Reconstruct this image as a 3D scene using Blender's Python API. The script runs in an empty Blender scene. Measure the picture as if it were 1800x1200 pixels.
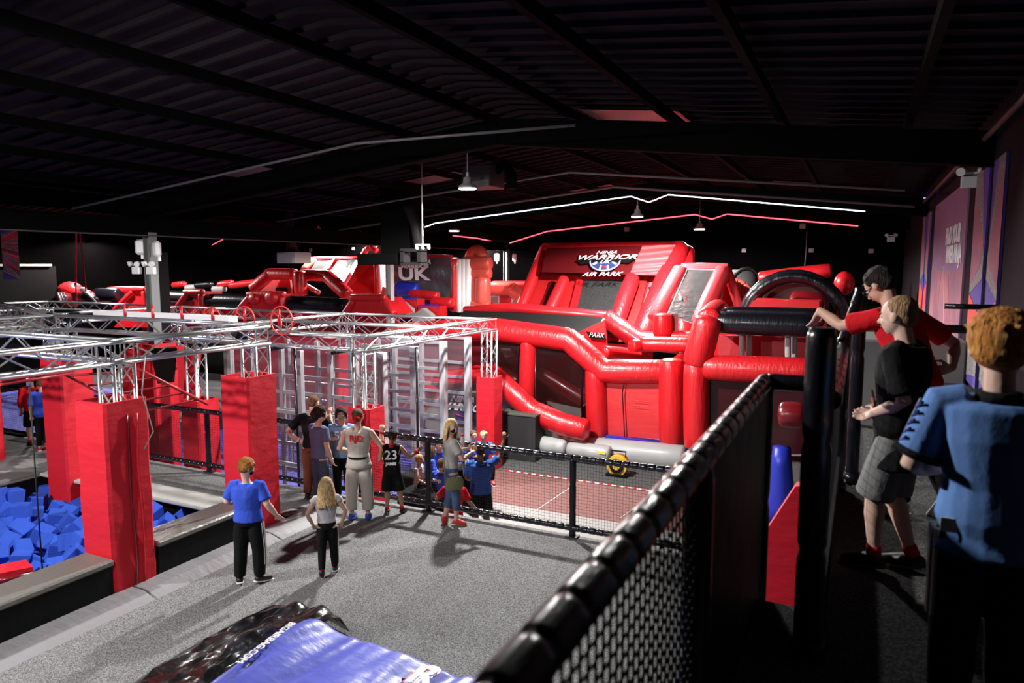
import bpy, math, random
from mathutils import Vector, Matrix, noise
R = random.Random(7)
PI = math.pi
SC = bpy.context.scene
COL = SC.collection
# ---------------------------------------------------------------- camera
F, YAW, PIT, CZ = 1250.0, math.radians(26.1), math.radians(6.07), 4.0
cam = bpy.data.cameras.new('camera'); camo = bpy.data.objects.new('camera', cam); COL.objects.link(camo)
camo.location = (0, 0, CZ); camo.rotation_euler = (PI/2 - PIT, 0, YAW)
cam.sensor_width = 36; cam.lens = F/1800*36; cam.clip_start = .05; cam.clip_end = 200
cam.dof.use_dof = True; cam.dof.focus_distance = 12.0; cam.dof.aperture_fstop = 2.4
SC.camera = camo
# ---------------------------------------------------------------- world, view, light
w = bpy.data.worlds.new('world'); SC.world = w; w.use_nodes = True
w.node_tree.nodes['Background'].inputs[0].default_value = (.5, .55, .7, 1)
w.node_tree.nodes['Background'].inputs[1].default_value = .0015
SC.view_settings.view_transform = 'Standard'; SC.view_settings.look = 'None'
SC.view_settings.exposure = 1.25; SC.view_settings.gamma = 1
SC.cycles.use_denoising = True
SC.cycles.max_bounces = 6; SC.cycles.diffuse_bounces = 3; SC.cycles.glossy_bounces = 3
SC.cycles.transparent_max_bounces = 12; SC.cycles.transmission_bounces = 4
SC.cycles.sample_clamp_indirect = 4; SC.cycles.caustics_reflective = False; SC.cycles.caustics_refractive = False

def lamp(loc, power, color=(1, 1, 1), size=.14, spot=None, aim=None, name='lamp_light', blend=.5):
    if spot:
        l = bpy.data.lights.new(name, 'SPOT'); l.spot_size = math.radians(spot); l.spot_blend = blend
    else:
        l = bpy.data.lights.new(name, 'POINT')
    l.energy = power; l.color = color; l.shadow_soft_size = size
    o = bpy.data.objects.new(name, l); COL.objects.link(o); o.location = loc
    if spot:
        d = Vector(aim if aim else (loc[0], loc[1], 0)) - Vector(loc)
        o.rotation_euler = d.to_track_quat('-Z', 'Y').to_euler()
    return o

# ---------------------------------------------------------------- where a pixel of the photograph lies in the hall
def ray(px, py):
    u = (px-900)/F; v = -(py-600)/F
    cp, sp, cy, sy = math.cos(PIT), math.sin(PIT), math.cos(YAW), math.sin(YAW)
    return Vector((-sy*cp + u*cy - v*sy*sp, cy*cp + u*sy + v*cy*sp, -sp + v*cp))
def atz(px, py, z): d = ray(px, py); t = (z-CZ)/d.z; return Vector((d.x*t, d.y*t, z))
def aty(px, py, y): d = ray(px, py); t = y/d.y; return Vector((d.x*t, y, CZ+d.z*t))
def atx(px, py, x): d = ray(px, py); t = x/d.x; return Vector((x, d.y*t, CZ+d.z*t))
def proj(p):
    cp, sp, cy, sy = math.cos(PIT), math.sin(PIT), math.cos(YAW), math.sin(YAW)
    z = p[2]-CZ; d = -p[0]*sy*cp + p[1]*cy*cp - z*sp
    return 900+F*(p[0]*cy+p[1]*sy)/d, 600-F*(-p[0]*sy*sp+p[1]*cy*sp+z*cp)/d, d

# ---------------------------------------------------------------- materials
MATS = {}
def mat(name, col=(.5, .5, .5), rough=.5, metal=0, spec=.5, bump=None, speck=None, emit=None, alpha=None, trans=0, coat=0, sheen=0):
    """bump=(scale, strength, stretch xyz); speck=(scale, second colour, contrast lo, hi)"""
    if name in MATS: return MATS[name]
    m = bpy.data.materials.new(name); m.use_nodes = True; nt = m.node_tree; N = nt.nodes; L = nt.links
    b = N['Principled BSDF']; b.inputs['Base Color'].default_value = (*col, 1)
    b.inputs['Roughness'].default_value = rough; b.inputs['Metallic'].default_value = metal
    b.inputs['Specular IOR Level'].default_value = spec
    if coat: b.inputs['Coat Weight'].default_value = coat; b.inputs['Coat Roughness'].default_value = .12
    if trans: b.inputs['Transmission Weight'].default_value = trans; b.inputs['IOR'].default_value = 1.02
    if alpha is not None: b.inputs['Alpha'].default_value = alpha
    if emit: b.inputs['Emission Color'].default_value = (*emit[0], 1); b.inputs['Emission Strength'].default_value = emit[1]
    tc = N.new('ShaderNodeTexCoord')
    if speck:
        n = N.new('ShaderNodeTexNoise'); n.inputs['Scale'].default_value = speck[0]; n.inputs['Detail'].default_value = 3
        L.new(tc.outputs['Object'], n.inputs['Vector'])
        cr = N.new('ShaderNodeValToRGB'); cr.color_ramp.elements[0].position = speck[2]; cr.color_ramp.elements[1].position = speck[3]
        cr.color_ramp.elements[0].color = (*col, 1); cr.color_ramp.elements[1].color = (*speck[1], 1)
        L.new(n.outputs['Fac'], cr.inputs['Fac']); L.new(cr.outputs['Color'], b.inputs['Base Color'])
    if bump:
        mp = N.new('ShaderNodeMapping'); mp.inputs['Scale'].default_value = bump[2] if len(bump) > 2 else (1, 1, 1)
        L.new(tc.outputs['Object'], mp.inputs['Vector'])
        n = N.new('ShaderNodeTexNoise'); n.inputs['Scale'].default_value = bump[0]; n.inputs['Detail'].default_value = 4
        L.new(mp.outputs['Vector'], n.inputs['Vector'])
        bp = N.new('ShaderNodeBump'); bp.inputs['Strength'].default_value = bump[1]; bp.inputs['Distance'].default_value = .03
        L.new(n.outputs['Fac'], bp.inputs['Height']); L.new(bp.outputs['Normal'], b.inputs['Normal'])
    MATS[name] = m; return m

RED = mat('red_vinyl', (.62, .012, .018), .33, bump=(2.2, .35, (1, 1, 1)), coat=.25)
REDX = mat('red_vinyl_creased', (.62, .012, .018), .36, bump=(3, .6, (5, 5, .8)), coat=.2)
PEACH = mat('overlit_red_vinyl', (.75, .10, .07), .35, bump=(2.2, .3, (1, 1, 1)), coat=.2)  # red vinyl with the overexposure from a nearby lamp put into its colour
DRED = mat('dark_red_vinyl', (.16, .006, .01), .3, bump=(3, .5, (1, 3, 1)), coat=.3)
BLKR = mat('black_rail_padding', (.006, .006, .012), .2, spec=.5, bump=(9, .5), coat=.5)
BLK = mat('black_vinyl', (.005, .005, .009), .3, spec=.4, bump=(4, .4, (4, 1, 1)), coat=.2)
GRYV = mat('grey_vinyl', (.36, .37, .37), .45, bump=(3, .35, (1, 1, 1)), coat=.15)
WHV = mat('white_vinyl', (.8, .8, .8), .4, bump=(3, .3, (4, 1, 1)))
BLUV = mat('blue_vinyl', (.02, .035, .45), .35, bump=(3, .4))
PAD = mat('red_pad_fabric', (.60, .012, .025), .6, spec=.3, bump=(2.5, .5, (1.2, 1.2, 2.5)))
ALU = mat('aluminium_truss', (.60, .61, .62), .3, metal=.85, bump=(12, .05))
ALUB = mat('brushed_aluminium', (.42, .42, .45), .42, metal=.55, bump=(20, .08, (1, 1, .2)))
STEEL = mat('grey_steel', (.03, .03, .03), .5, metal=.2)
WHT = mat('white_plastic', (.75, .75, .75), .4)
CARPET = mat('grey_carpet', (.08, .08, .082), .95, spec=.1, speck=(95, (.33, .33, .33), .38, .66), bump=(120, .3))
CARPD = mat('dark_carpet', (.05, .05, .05), .95, spec=.05, speck=(90, (.17, .17, .17), .4, .68), bump=(120, .3))
PALEM = mat('pale_grey_mat', (.27, .265, .28), .45, bump=(4, .6, (1, 3, 1)))
PALEW = mat('white_grey_mat', (.42, .42, .4), .5, bump=(4, .3))
BLKP = mat('black_pad_vinyl', (.004, .004, .004), .5, spec=.15, bump=(5, .3))
RIMT = mat('taupe_vinyl_top', (.16, .155, .14), .38, bump=(5, .7, (4, 1, 1)))
DARKW = mat('dark_wall_paint', (.0016, .0012, .0014), .95, spec=.02)
WALLR = mat('dark_plum_wall_paint', (.028, .02, .024), .9, spec=.05)
FOAM = mat('blue_foam', (.035, .09, .50), .9, spec=.1, bump=(60, .15))
BLUEF = mat('blue_trampoline_fabric', (.13, .13, .62), .7, speck=(6, (.19, .19, .75), .35, .7))
REDF = mat('dull_red_floor', (.16, .075, .07), .8, spec=.1, speck=(60, (.22, .11, .10), .4, .65))
PLEXI = mat('clear_acrylic', (.35, .25, .30), .05, alpha=.09, spec=.5)
VINCL = mat('clear_tinted_vinyl', (.03, .008, .008), .12, alpha=.3, spec=.4, bump=(3, .3))
VINGR = mat('clear_grey_vinyl', (.35, .33, .33), .15, alpha=.5, spec=.6, bump=(3, .5))
NETM = mat('black_netting', (.012, .012, .014), .7)
ROPE = mat('black_rope', (.01, .01, .01), .8)
ROOFM = mat('dark_roof_sheet', (.030, .023, .026), .9, spec=.03)
STEELD = mat('dark_painted_steel', (.003, .003, .003), .9, spec=.04)
LAMPE = mat('lamp_lens', (1, 1, 1), .5, emit=((1, 1, 1), 10))
LEDW = mat('white_led', (1, 1, 1), .5, emit=((.85, .87, 1), 2.2))
LEDR = mat('red_led', (1, .1, .1), .5, emit=((1, .06, .09), 2.0))
LEDB = mat('blue_led', (.1, .1, 1), .5, emit=((.05, .08, 1), 3))
TXT = mat('white_print', (.85, .83, .85), .5)

# ---------------------------------------------------------------- mesh building
class MB:
    def __init__(s): s.v = []; s.f = []; s.sm = []; s.uv = None
    def add(s, vs, fs, smooth=False):
        n = len(s.v); s.v += [Vector(v) for v in vs]; s.f += [tuple(i+n for i in f) for f in fs]; s.sm += [smooth]*len(fs); return s
    def box(s, c, d, rot=None, bev=0):
        c = Vector(c); x, y, z = d[0]/2, d[1]/2, d[2]/2
        b = min(bev, x*.9, y*.9, z*.9)
        if b <= 0:
            vs = [Vector((i*x, j*y, k*z)) for k in (-1, 1) for j in (-1, 1) for i in (-1, 1)]
            fs = [(0, 2, 3, 1), (4, 5, 7, 6), (0, 1, 5, 4), (2, 6, 7, 3), (0, 4, 6, 2), (1, 3, 7, 5)]
        else:
            vs = []
            for k in (-1, 1):
                for j in (-1, 1):
                    for i in (-1, 1):
                        vs += [Vector((i*(x-b), j*(y-b), k*z)), Vector((i*(x-b), j*y, k*(z-b))), Vector((i*x, j*(y-b), k*(z-b)))]
            I = lambda i, j, k, a: ((k*2+j)*2+i)*3+a
            fs = [[I(0,0,0,0), I(0,1,0,0), I(1,1,0,0), I(1,0,0,0)], [I(0,0,1,0), I(1,0,1,0), I(1,1,1,0), I(0,1,1,0)],
                  [I(0,0,0,1), I(1,0,0,1), I(1,0,1,1), I(0,0,1,1)], [I(0,1,0,1), I(0,1,1,1), I(1,1,1,1), I(1,1,0,1)],
                  [I(0,0,0,2), I(0,0,1,2), I(0,1,1,2), I(0,1,0,2)], [I(1,0,0,2), I(1,1,0,2), I(1,1,1,2), I(1,0,1,2)]]
            for j in (0, 1):
                for k in (0, 1): fs.append([I(0,j,k,0), I(1,j,k,0), I(1,j,k,1), I(0,j,k,1)])
            for i in (0, 1):
                for k in (0, 1): fs.append([I(i,0,k,0), I(i,1,k,0), I(i,1,k,2), I(i,0,k,2)])
                for j in (0, 1): fs.append([I(i,j,0,1), I(i,j,1,1), I(i,j,1,2), I(i,j,0,2)])
                for j in (0, 1):
                    for k in (0, 1): fs.append([I(i,j,k,0), I(i,j,k,1), I(i,j,k,2)])
        if rot is not None: vs = [rot @ v for v in vs]
        vs = [v+c for v in vs]
        out = []
        for f in fs:  # outward
            a = vs[f[0]]; n = (vs[f[1]]-a).cross(vs[f[2]]-a); m = sum((vs[i] for i in f), Vector())/len(f)
            out.append(tuple(f) if n.dot(m-c) > 0 else tuple(reversed(f)))
        return s.add(vs, out)
    def bx(s, x0, x1, y0, y1, z0, z1, bev=0): return s.box(((x0+x1)/2, (y0+y1)/2, (z0+z1)/2), (abs(x1-x0), abs(y1-y0), abs(z1-z0)), None, bev)
    def tube(s, path, rad, n=10, cap=True, up=None, flat=1.0, ends=0):
        """ends>0: rounded ends over that many radii"""
        P = [Vector(p) for p in path]
        if not isinstance(rad, (list, tuple)): rad = [rad]*len(P)
        rad = list(rad)
        if ends:
            d0 = (P[1]-P[0]).normalized(); d1 = (P[-1]-P[-2]).normalized(); K = 4
            a = []; ar = []; c = []; cr = []
            for k in range(1, K+1):
                th = PI/2*k/K
                a.insert(0, P[0]-d0*rad[0]*ends*math.sin(th)); ar.insert(0, max(rad[0]*math.cos(th), rad[0]*.03))
                c.append(P[-1]+d1*rad[-1]*ends*math.sin(th)); cr.append(max(rad[-1]*math.cos(th), rad[-1]*.03))
            P = a+P+c; rad = ar+rad+cr
        m = len(P); T = []
        for i in range(m):
            t = (P[min(i+1, m-1)]-P[max(i-1, 0)])
            T.append(t.normalized() if t.length > 1e-9 else Vector((0, 0, 1)))
        u = Vector(up) if up else (Vector((0, 0, 1)) if abs(T[0].z) < .9 else Vector((0, 1, 0)))
        vs = []
        for i in range(m):
            u = (u - T[i]*u.dot(T[i]));
            if u.length < 1e-6: u = T[i].orthogonal()
            u.normalize(); q = T[i].cross(u)
            for k in range(n):
                a = 2*PI*k/n; vs.append(P[i] + (u*math.cos(a)*flat + q*math.sin(a))*rad[i])
        fs = [(i*n+k, i*n+(k+1) % n, (i+1)*n+(k+1) % n, (i+1)*n+k) for i in range(m-1) for k in range(n)]
        fs = [tuple(reversed(f)) for f in fs]
        s.add(vs, fs, n > 5)
        if cap: s.f += [tuple(len(s.v)-len(vs)+k for k in range(n)), tuple(len(s.v)-n+k for k in reversed(range(n)))]; s.sm += [False, False]
        return s
    def ell(s, c, r, rot=None, nu=14, nv=9):
        c = Vector(c); vs = []; 
        if not isinstance(r, (list, tuple, Vector)): r = (r, r, r)
        for j in range(nv+1):
            ph = PI*j/nv
            for i in range(nu):
                th = 2*PI*i/nu; p = Vector((r[0]*math.sin(ph)*math.cos(th), r[1]*math.sin(ph)*math.sin(th), r[2]*math.cos(ph)))
                vs.append((rot @ p if rot is not None else p)+c)
        fs = [(j*nu+i, (j+1)*nu+i, (j+1)*nu+(i+1) % nu, j*nu+(i+1) % nu) for j in range(nv) for i in range(nu)]
        return s.add(vs, fs, True)
    def rings(s, rs, n=16):
        """rs: list of (centre, xaxis*rx, yaxis*ry)"""
        vs = []
        for c, a, b in rs:
            for k in range(n): t = 2*PI*k/n; vs.append(Vector(c)+Vector(a)*math.cos(t)+Vector(b)*math.sin(t))
        m = len(rs)
        fs = [(i*n+k, i*n+(k+1) % n, (i+1)*n+(k+1) % n, (i+1)*n+k) for i in range(m-1) for k in range(n)]
        fs += [tuple(reversed(range(n))), tuple((m-1)*n+k for k in range(n))]
        return s.add(vs, fs, True)
    def prism(s, poly, ext, smooth=False):
        """poly: 3-D points of one face, ext: extrusion vector"""
        P = [Vector(p) for p in poly]; e = Vector(ext); n = len(P)
        c = sum(P, Vector())/n + e/2; vs = P+[p+e for p in P]
        fs = [tuple(range(n)), tuple(reversed(range(n, 2*n)))]+[(i, (i+1) % n, n+(i+1) % n, n+i) for i in range(n)]
        nrm = Vector()
        for i in range(n): nrm += P[i].cross(P[(i+1) % n])
        if nrm.dot(e) > 0: fs = [tuple(reversed(f)) for f in fs]
        return s.add(vs, fs, smooth)
    def quad(s, a, b, c, d): return s.add([a, b, c, d], [(0, 1, 2, 3)])
    def grid(s, fn, nu, nv, smooth=True):
        vs = [Vector(fn(i/nu, j/nv)) for j in range(nv+1) for i in range(nu+1)]; k = nu+1
        return s.add(vs, [(j*k+i, j*k+i+1, (j+1)*k+i+1, (j+1)*k+i) for j in range(nv) for i in range(nu)], smooth)
    def build(s, name, m, parent=None, label=None, cat=None, group=None, kind=None, local=False, mats=None):
        me = bpy.data.meshes.new(name)
        if local: c = Vector((0, 0, 0))
        else:
            xs = [v.x for v in s.v]; ys = [v.y for v in s.v]; zs = [v.z for v in s.v]
            c = Vector(((min(xs)+max(xs))/2, (min(ys)+max(ys))/2, min(zs)))
        me.from_pydata([tuple(v-c) for v in s.v], [], s.f)
        me.polygons.foreach_set('use_smooth', s.sm)
        me.materials.append(m)
        o = bpy.data.objects.new(name, me); COL.objects.link(o); o.location = c
        if parent is not None:
            o.parent = parent
            if not local: o.location = c - wloc(parent)
        tag(o, label, cat, group, kind); return o
WL = {}
def wloc(o):
    p = Vector(o.location)
    while o.parent: o = o.parent; p += Vector(o.location)
    return p
def tag(o, label=None, cat=None, group=None, kind=None):
    if label: o['label'] = label
    if cat: o['category'] = cat
    if group: o['group'] = group
    if kind: o['kind'] = kind
    return o
def thing(name, loc, label, cat, group=None, kind=None):
    o = bpy.data.objects.new(name, None); COL.objects.link(o); o.location = loc; o.empty_display_size = .1
    return tag(o, label, cat, group, kind)
def copy_tree(o, parent=None):
    c = o.copy(); COL.objects.link(c); c.parent = parent
    for ch in list(o.children): copy_tree(ch, c)
    return c
def text(s, c, right, up, h, m, name='lettering', parent=None, shear=0, ext=.004, wide=1.0, label=None, cat=None, bold=0, local=False):
    cu = bpy.data.curves.new(name, 'FONT'); cu.body = s; cu.align_x = 'CENTER'; cu.align_y = 'CENTER'
    cu.size = h/.72; cu.extrude = ext; cu.shear = shear; cu.offset = bold; cu.space_line = .8
    o = bpy.data.objects.new(name, cu); COL.objects.link(o)
    bpy.context.view_layer.update()
    me = bpy.data.meshes.new_from_object(o.evaluated_get(bpy.context.evaluated_depsgraph_get()))
    bpy.data.objects.remove(o)
    X = Vector(right).normalized(); Y = Vector(up); Y = (Y-X*Y.dot(X)).normalized(); Z = X.cross(Y)
    M = Matrix((X, Y, Z)).transposed()
    for v in me.vertices: v.co = M @ Vector((v.co.x*wide, v.co.y, v.co.z))
    me.materials.clear(); me.materials.append(m)
    o = bpy.data.objects.new(name, me); COL.objects.link(o); o.location = c
    if parent is not None:
        o.parent = parent
        if not local: o.location = Vector(c)-wloc(parent)
    return tag(o, label, cat)

# ================================================================ the hall
def slab(name, x0, x1, y0, y1, z0, z1, m, kind='structure', bev=0, **k): return MB().bx(x0, x1, y0, y1, z0, z1, bev).build(name, m, kind=kind, **k)
FY = 9.62   # front edge of the raised floor
# raised carpeted floor around the foam pit, cut as an L
fl = MB(); fl.bx(-7.9, -.5, -1, FY, -1.3, 0); fl.bx(-20, -7.9, 8.35, FY, -1.3, 0); fl.bx(-20, -14, -1, 8.35, -1.3, 0)
fl.build('floor', CARPET, kind='structure')
slab('floor_lower', -36, 4, FY, 33, -1.25, -1, CARPD)
slab('floor_pit', -14, -7.9, -1, 8.35, -1.6, -1.4, BLKP)
# the viewing platform the photograph was taken from
pf = MB(); pf.bx(-.1, 1.4, -1.5, 24, 2.1, 2.34); pf.bx(-.46, -.1, -1.5, 3.6, 2.1, 2.34)
pf.build('floor_platform', CARPD, kind='structure')
slab('trim_1', -.16, -.1, 3.6, 24, 2.0, 2.42, BLKP)
WX = 1.4
slab('wall_right', WX, WX+.15, -1.5, 31, -1, 6.3, WALLR)
slab('wall_back', -36, WX, 31, 31.2, -1, 7.2, DARKW)
slab('wall_left', -32.2, -32, -1.5, 31, -1, 7, DARKW)
slab('wall_front', -36, WX, -1.7, -1.5, -1.5, 7, DARKW)
XV, XR, ZE, ZR = -14.0, -5.45, 5.03, 5.97
def zroof(x):
    if x > XV: return ZR - (ZR-ZE)/8.55*abs(x-XR)
    return ZR - (ZR-ZE)/8.55*abs(x-(XV*2-XR-0))
XR2 = 2*XV-XR
# roof sheets with ribs running down the slope
rf = MB()
for xa, xb in ((XR, XV), (XR, 3.1), (XR2, XV), (XR2, -32)):
    za, zb = zroof(xa)+.75, (zroof(xb) if xb != 3.1 else ZE)+.75
    rf.add([(xa, -1.7, za), (xb, -1.7, zb), (xb, 31.2, zb), (xa, 31.2, za)], [(0, 1, 2, 3)])
    y = -1.5
    while y < 31:
        d = Vector((xb-xa, 0, zb-za)); L = d.length; a = math.atan2(d.z, d.x)
        rf.box(((xa+xb)/2, y, (za+zb)/2-.03), (L, .05, .06), Matrix.Rotation(-a, 3, 'Y'))
        y += .42
rf.build('ceiling', ROOFM, kind='structure')
# rooflights: paler translucent sheets between ribs
RL = mat('rooflight_sheet', (.10, .07, .075), .5)
i = 0
for xa, xb, y0 in ((-12.2, -10.8, 10.9), (-9.6, -8.2, 11.7), (-4.2, -2.6, 11.0), (-3.9, -2.4, 15.0), (-10.4, -8.9, 15.0), (-19, -17.4, 11.5), (-2.3, -.9, 20.6), (-8.3, -7, 21.0)):
    za, zb = zroof(xa)+.66, zroof(xb)+.66
    i += 1
    MB().add([(xa, y0, za), (xb, y0, zb), (xb, y0+.9, zb), (xa, y0+.9, za)], [(0, 1, 2, 3)]).build('window_%d' % i, RL, kind='structure')
# purlins (depth direction)
n = 1
for x in [XR2-8+1.55*k for k in range(0, 22)]:
    if x > 1.3: break
    n += 1; z = zroof(x)+.60
    slab('trim_%d' % n, x-.04, x+.04, -1.5, 31, z-.14, z, STEELD)
# rafters with flanges
for Y in (2.0, 10.6, 20.4, 28.0):
    for xa, xb in ((XV, XR), (XR, WX), (-31.2, XR2), (XR2, XV)):
        za, zb = zroof(xa), zroof(xb)
        m = MB()
        d = Vector((xb-xa, 0, zb-za)); L = d.length; a = math.atan2(d.z, d.x); Ry = Matrix.Rotation(-a, 3, 'Y'); c = Vector(((xa+xb)/2, Y, (za+zb)/2))
        m.box(c+Vector((0, 0, .2)), (L, .02, .4), Ry); m.box(c, (L, .17, .02), Ry); m.box(c+Vector((0, 0, .4)), (L, .17, .02), Ry)
        n += 1; m.build('trim_%d' % n, STEELD, kind='structure')
PIPE = mat('thin_grey_pipe', (.14, .13, .14), .45, metal=.3)
def wire(name, pts, r, m, label, cat, group=None): return MB().tube(pts, r, 6).build(name, m, None, label, cat, group)
wire('ceiling_pipe', [(-13.8, 8.8, 5.1), (-7, 8.9, 5.85), (-3.4, 8.8, 5.8)], .022, PIPE, 'thin grey pipe running under the nearest roof frame up to the ridge', 'pipe')
wire('ceiling_pipe', [(-13.8, 14.2, 5.15), (-9.5, 14.2, 5.6), (-5.6, 14.2, 5.95), (.6, 14.2, 5.3)], .025, PIPE, 'thin grey pipe crossing the ceiling above the hanging camera cluster', 'pipe')
wire('ceiling_pipe', [(-13.9, 16.8, 5.05), (-9.5, 16.8, 5.5), (-5.5, 16.8, 5.9), (.9, 16.8, 5.2)], .03, PIPE, 'grey pipe crossing just in front of the white light strip', 'pipe')
# valley beam and its steel columns
m = MB(); m.bx(XV-.012, XV+.012, -1.5, 31, 4.66, 5.0); m.bx(XV-.1, XV+.1, -1.5, 31, 5.0, 5.03)
m.build('trim_90', STEELD, kind='structure')
MB().bx(XV-.1, XV+.1, -1.5, 31, 4.64, 4.66).build('trim_91', mat('edge_grey', (.05, .05, .05), .6), kind='structure')
COLM = mat('pale_grey_column_paint', (.16, .17, .17), .5)
WCOL = mat('cream_column_paint', (.55, .56, .54), .5)
def icolumn(Y, label, mm, side=True):
    t = thing('steel_column', (XV, Y, -1), label, 'column')
    m = MB(); m.bx(XV-.1, XV-.085, Y-.1, Y+.1, -1, 4.72); m.bx(XV+.085, XV+.1, Y-.1, Y+.1, -1, 4.72); m.bx(XV-.085, XV+.085, Y-.006, Y+.006, -1, 4.72)
    m.build('column_shaft', mm, t); return t
icolumn(10.6, 'grey steel roof column with white floodlights, rising behind the near aluminium truss rig', COLM)
icolumn(19.4, 'cream steel roof column right of the black duct, behind the wedge-shaped red inflatable', WCOL)
icolumn(28.0, 'far grey steel roof column with two round white lights, left of the tall red slide', COLM)
MB().bx(XV-.14, XV-.02, 10.75, 11.05, 2.4, 4.3).build('cable_box', mat('dark_cladding', (.006, .005, .006), .8, spec=.1), None, 'tall dark cladding board behind the nearest grey roof column', 'board')
def flood(loc, rz, label):
    t = thing('floodlight', loc, label, 'light')
    Rm = Matrix.Rotation(rz, 3, 'Z'); c = Vector(loc)
    MB().box(c+Vector((0, 0, .16)), (.26, .12, .34), Rm, .05).build('housing', WHT, t)
    MB().box(c+Rm @ Vector((0, .04, -.04)), (.05, .05, .12), Rm).build('bracket', WHT, t)
def twin(loc, label):
    t = thing('emergency_light', loc, label, 'light'); c = Vector(loc)
    MB().box(c+Vector((0, 0, .08)), (.24, .08, .16), None, .01).build('battery_box', WHT, t)
    for s in (-1, 1): MB().tube([c+Vector((s*.1, -.02, .24)), c+Vector((s*.14, -.1, .21))], [.045, .06], 12).build('lamp_head', WHT, t)
    MB().box(c+Vector((0, 0, .2)), (.22, .03, .03)).build('bracket', WHT, t)
flood((-14.22, 10.55, 4.25), .6, 'white rounded floodlight on the left of the near grey column')
flood((-13.66, 10.5, 4.2), -.3, 'white rounded floodlight on the right of the near grey column')
twin((-14.28, 10.45, 3.82), 'white twin-spot emergency light on the left side of the near grey column')
twin((-13.75, 10.4, 3.82), 'white twin-spot emergency light low on the right side of the near grey column')
flood((-14.35, 27.8, 4.2), .5, 'round white floodlight on the left of the far column'); flood((-13.5, 27.8, 4.2), -.5, 'round white floodlight on the right of the far column')

# LED strips that follow the rafters
def strip(Y, pts, m, label, r=.02):
    MB().tube([(x, Y, z) for x, z in pts], r, 6).build('led_strip', m, None, label, 'light strip')
def dz(x, z): return (x, z)
strip(20.2, [(-13.75, 5.1), (-12.7, 5.4), (-6.08, 5.99), (-5.55, 5.8), (-5.0, 5.99), (0.0, 5.36)], LEDW, 'glowing white light strip zigzagging along the roof frame', .015)
strip(27.85, [(-13.75, 4.98), (-12.0, 5.44), (-5.85, 5.95), (-5.2, 5.76), (-4.65, 5.93), (-.2, 5.38)], LEDR, 'glowing red light strip along the roof frame over the tall slide', .02)
strip(27.85, [(-16.6, 5.35), (-15.3, 5.2), (-14.2, 4.98)], LEDR, 'short glowing red light strip left of the far column', .02)
strip(27.85, [(-31.8, 5.13), (-30.7, 5.5), (-27.9, 5.72)], LEDR, 'short glowing red light strip at the far left under the roof', .02)
for i, (px, py, q) in enumerate(((1626, 348, .25), (1605, 355, .12), (1642, 336, .12))):
    p = atx(px, py, WX-.06); MB().tube([p, p+Vector((0, q, .02))], .02, 6).build('blue_light', LEDB, None, ['long blue light dash high on the right wall', 'short blue light dash high on the right wall, farther end', 'short blue light dash high on the right wall, nearer end'][i], 'light')

# high-bay lamps
def highbay(p, top, power, label, dim=1.0, r=.16, col=(1, .98, .95), curl=False, light=True):
    p = Vector(p); t = thing('high_bay_lamp', p, label, 'lamp')
    m = MB(); m.rings([(p+Vector((0, 0, z)), Vector((q, 0, 0)), Vector((0, q, 0))) for z, q in ((.015, r*.98), (.03, r), (.06, r), (.08, r*.8), (.12, r*.5), (.22, r*.45), (.24, r*.2))], 20)
    m.build('lamp_body', mat('lamp_grey', (.35, .35, .35), .4), t)
    MB().rings([(p+Vector((0, 0, z)), Vector((q, 0, 0)), Vector((0, q, 0))) for z, q in ((-.005, r*.9), (.02, r*.96))], 20).build('lamp_lens', LAMPE, t)
    if top:
        q = p+Vector((0, 0, .24)); e = Vector((p.x+ (-.28 if curl else 0), p.y, top))
        path = [q, q+Vector((0, 0, (top-q.z)*.5)), Vector((p.x, p.y, top-.05)), Vector((p.x-.05, p.y, top)), e] if curl else [q, Vector((p.x, p.y, top))]
        MB().tube(path, .011, 6).build('lamp_cable', WHT, t)
        MB().tube([q, q+Vector((0, 0, .09))], .03, 8).build('hook', WHT, t)
    if light:
        lo = lamp((p.x, p.y, p.z-.03), power, col, .13, spot=172, blend=.25); 
LP = [((-7.05, 12.4, 5.5), 6.5, 2300, 'nearest round high-bay lamp on a curling white cable, over the fence', True),
      ((-6.0, 20.6, 5.42), 5.95, 2000, 'round high-bay lamp hanging under the peak of the white light strip', True),
      ((-5.55, 27.3, 5.35), 5.95, 600, 'round high-bay lamp hanging under the peak of the red light strip', False),
      ((-15.2, 25.6, 5.42), 5.8, 2200, 'small round high-bay lamp on a long cable right of the camera cluster', False),
      ((-21.5, 24.6, 5.42), 5.9, 2000, 'small round high-bay lamp left of the black duct, farther left of the two', False),
      ((-23.6, 30.2, 5.35), 5.9, 500, 'small round high-bay lamp just left of the black duct', False),
      ((-27.4, 18.2, 5.4), 5.7, 1300, 'round high-bay lamp at the far left beside the red straps', False),
      ((-31.0, 21.0, 5.28), 5.4, 400, 'smaller round high-bay lamp just behind the far left one', False),
      ((-16.6, 30.6, 4.95), 5.5, 300, 'tiny round lamp beside the far steel column', False)]
for p, top, pw, lab, c in LP: highbay(p, top if c else zroof(p[0])+.5, pw, lab, curl=c, r=.18 if p[1] < 22 else .22)
# added spots with no lamp fitting, brightening the near carpet and viewing platform
lamp((-5.2, 1.0, 5.7), 330, (1, .98, .96), .12, spot=125, blend=.5, aim=(-7.5, 7, 0))
lamp((-11.0, .6, 5.4), 1250, (1, .98, .96), .12, spot=130, blend=.5, aim=(-11, 9, 0))
lamp((-2.4, 9.0, 5.5), 170, (1, .98, .95), .12, spot=100, blend=.5, aim=(.6, 6.0, 2.3))
lamp((-4.4, 3.0, 5.6), 480, (1, .97, .93), .12, spot=70, blend=.6, aim=(.6, 4.4, 2.6))

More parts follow.
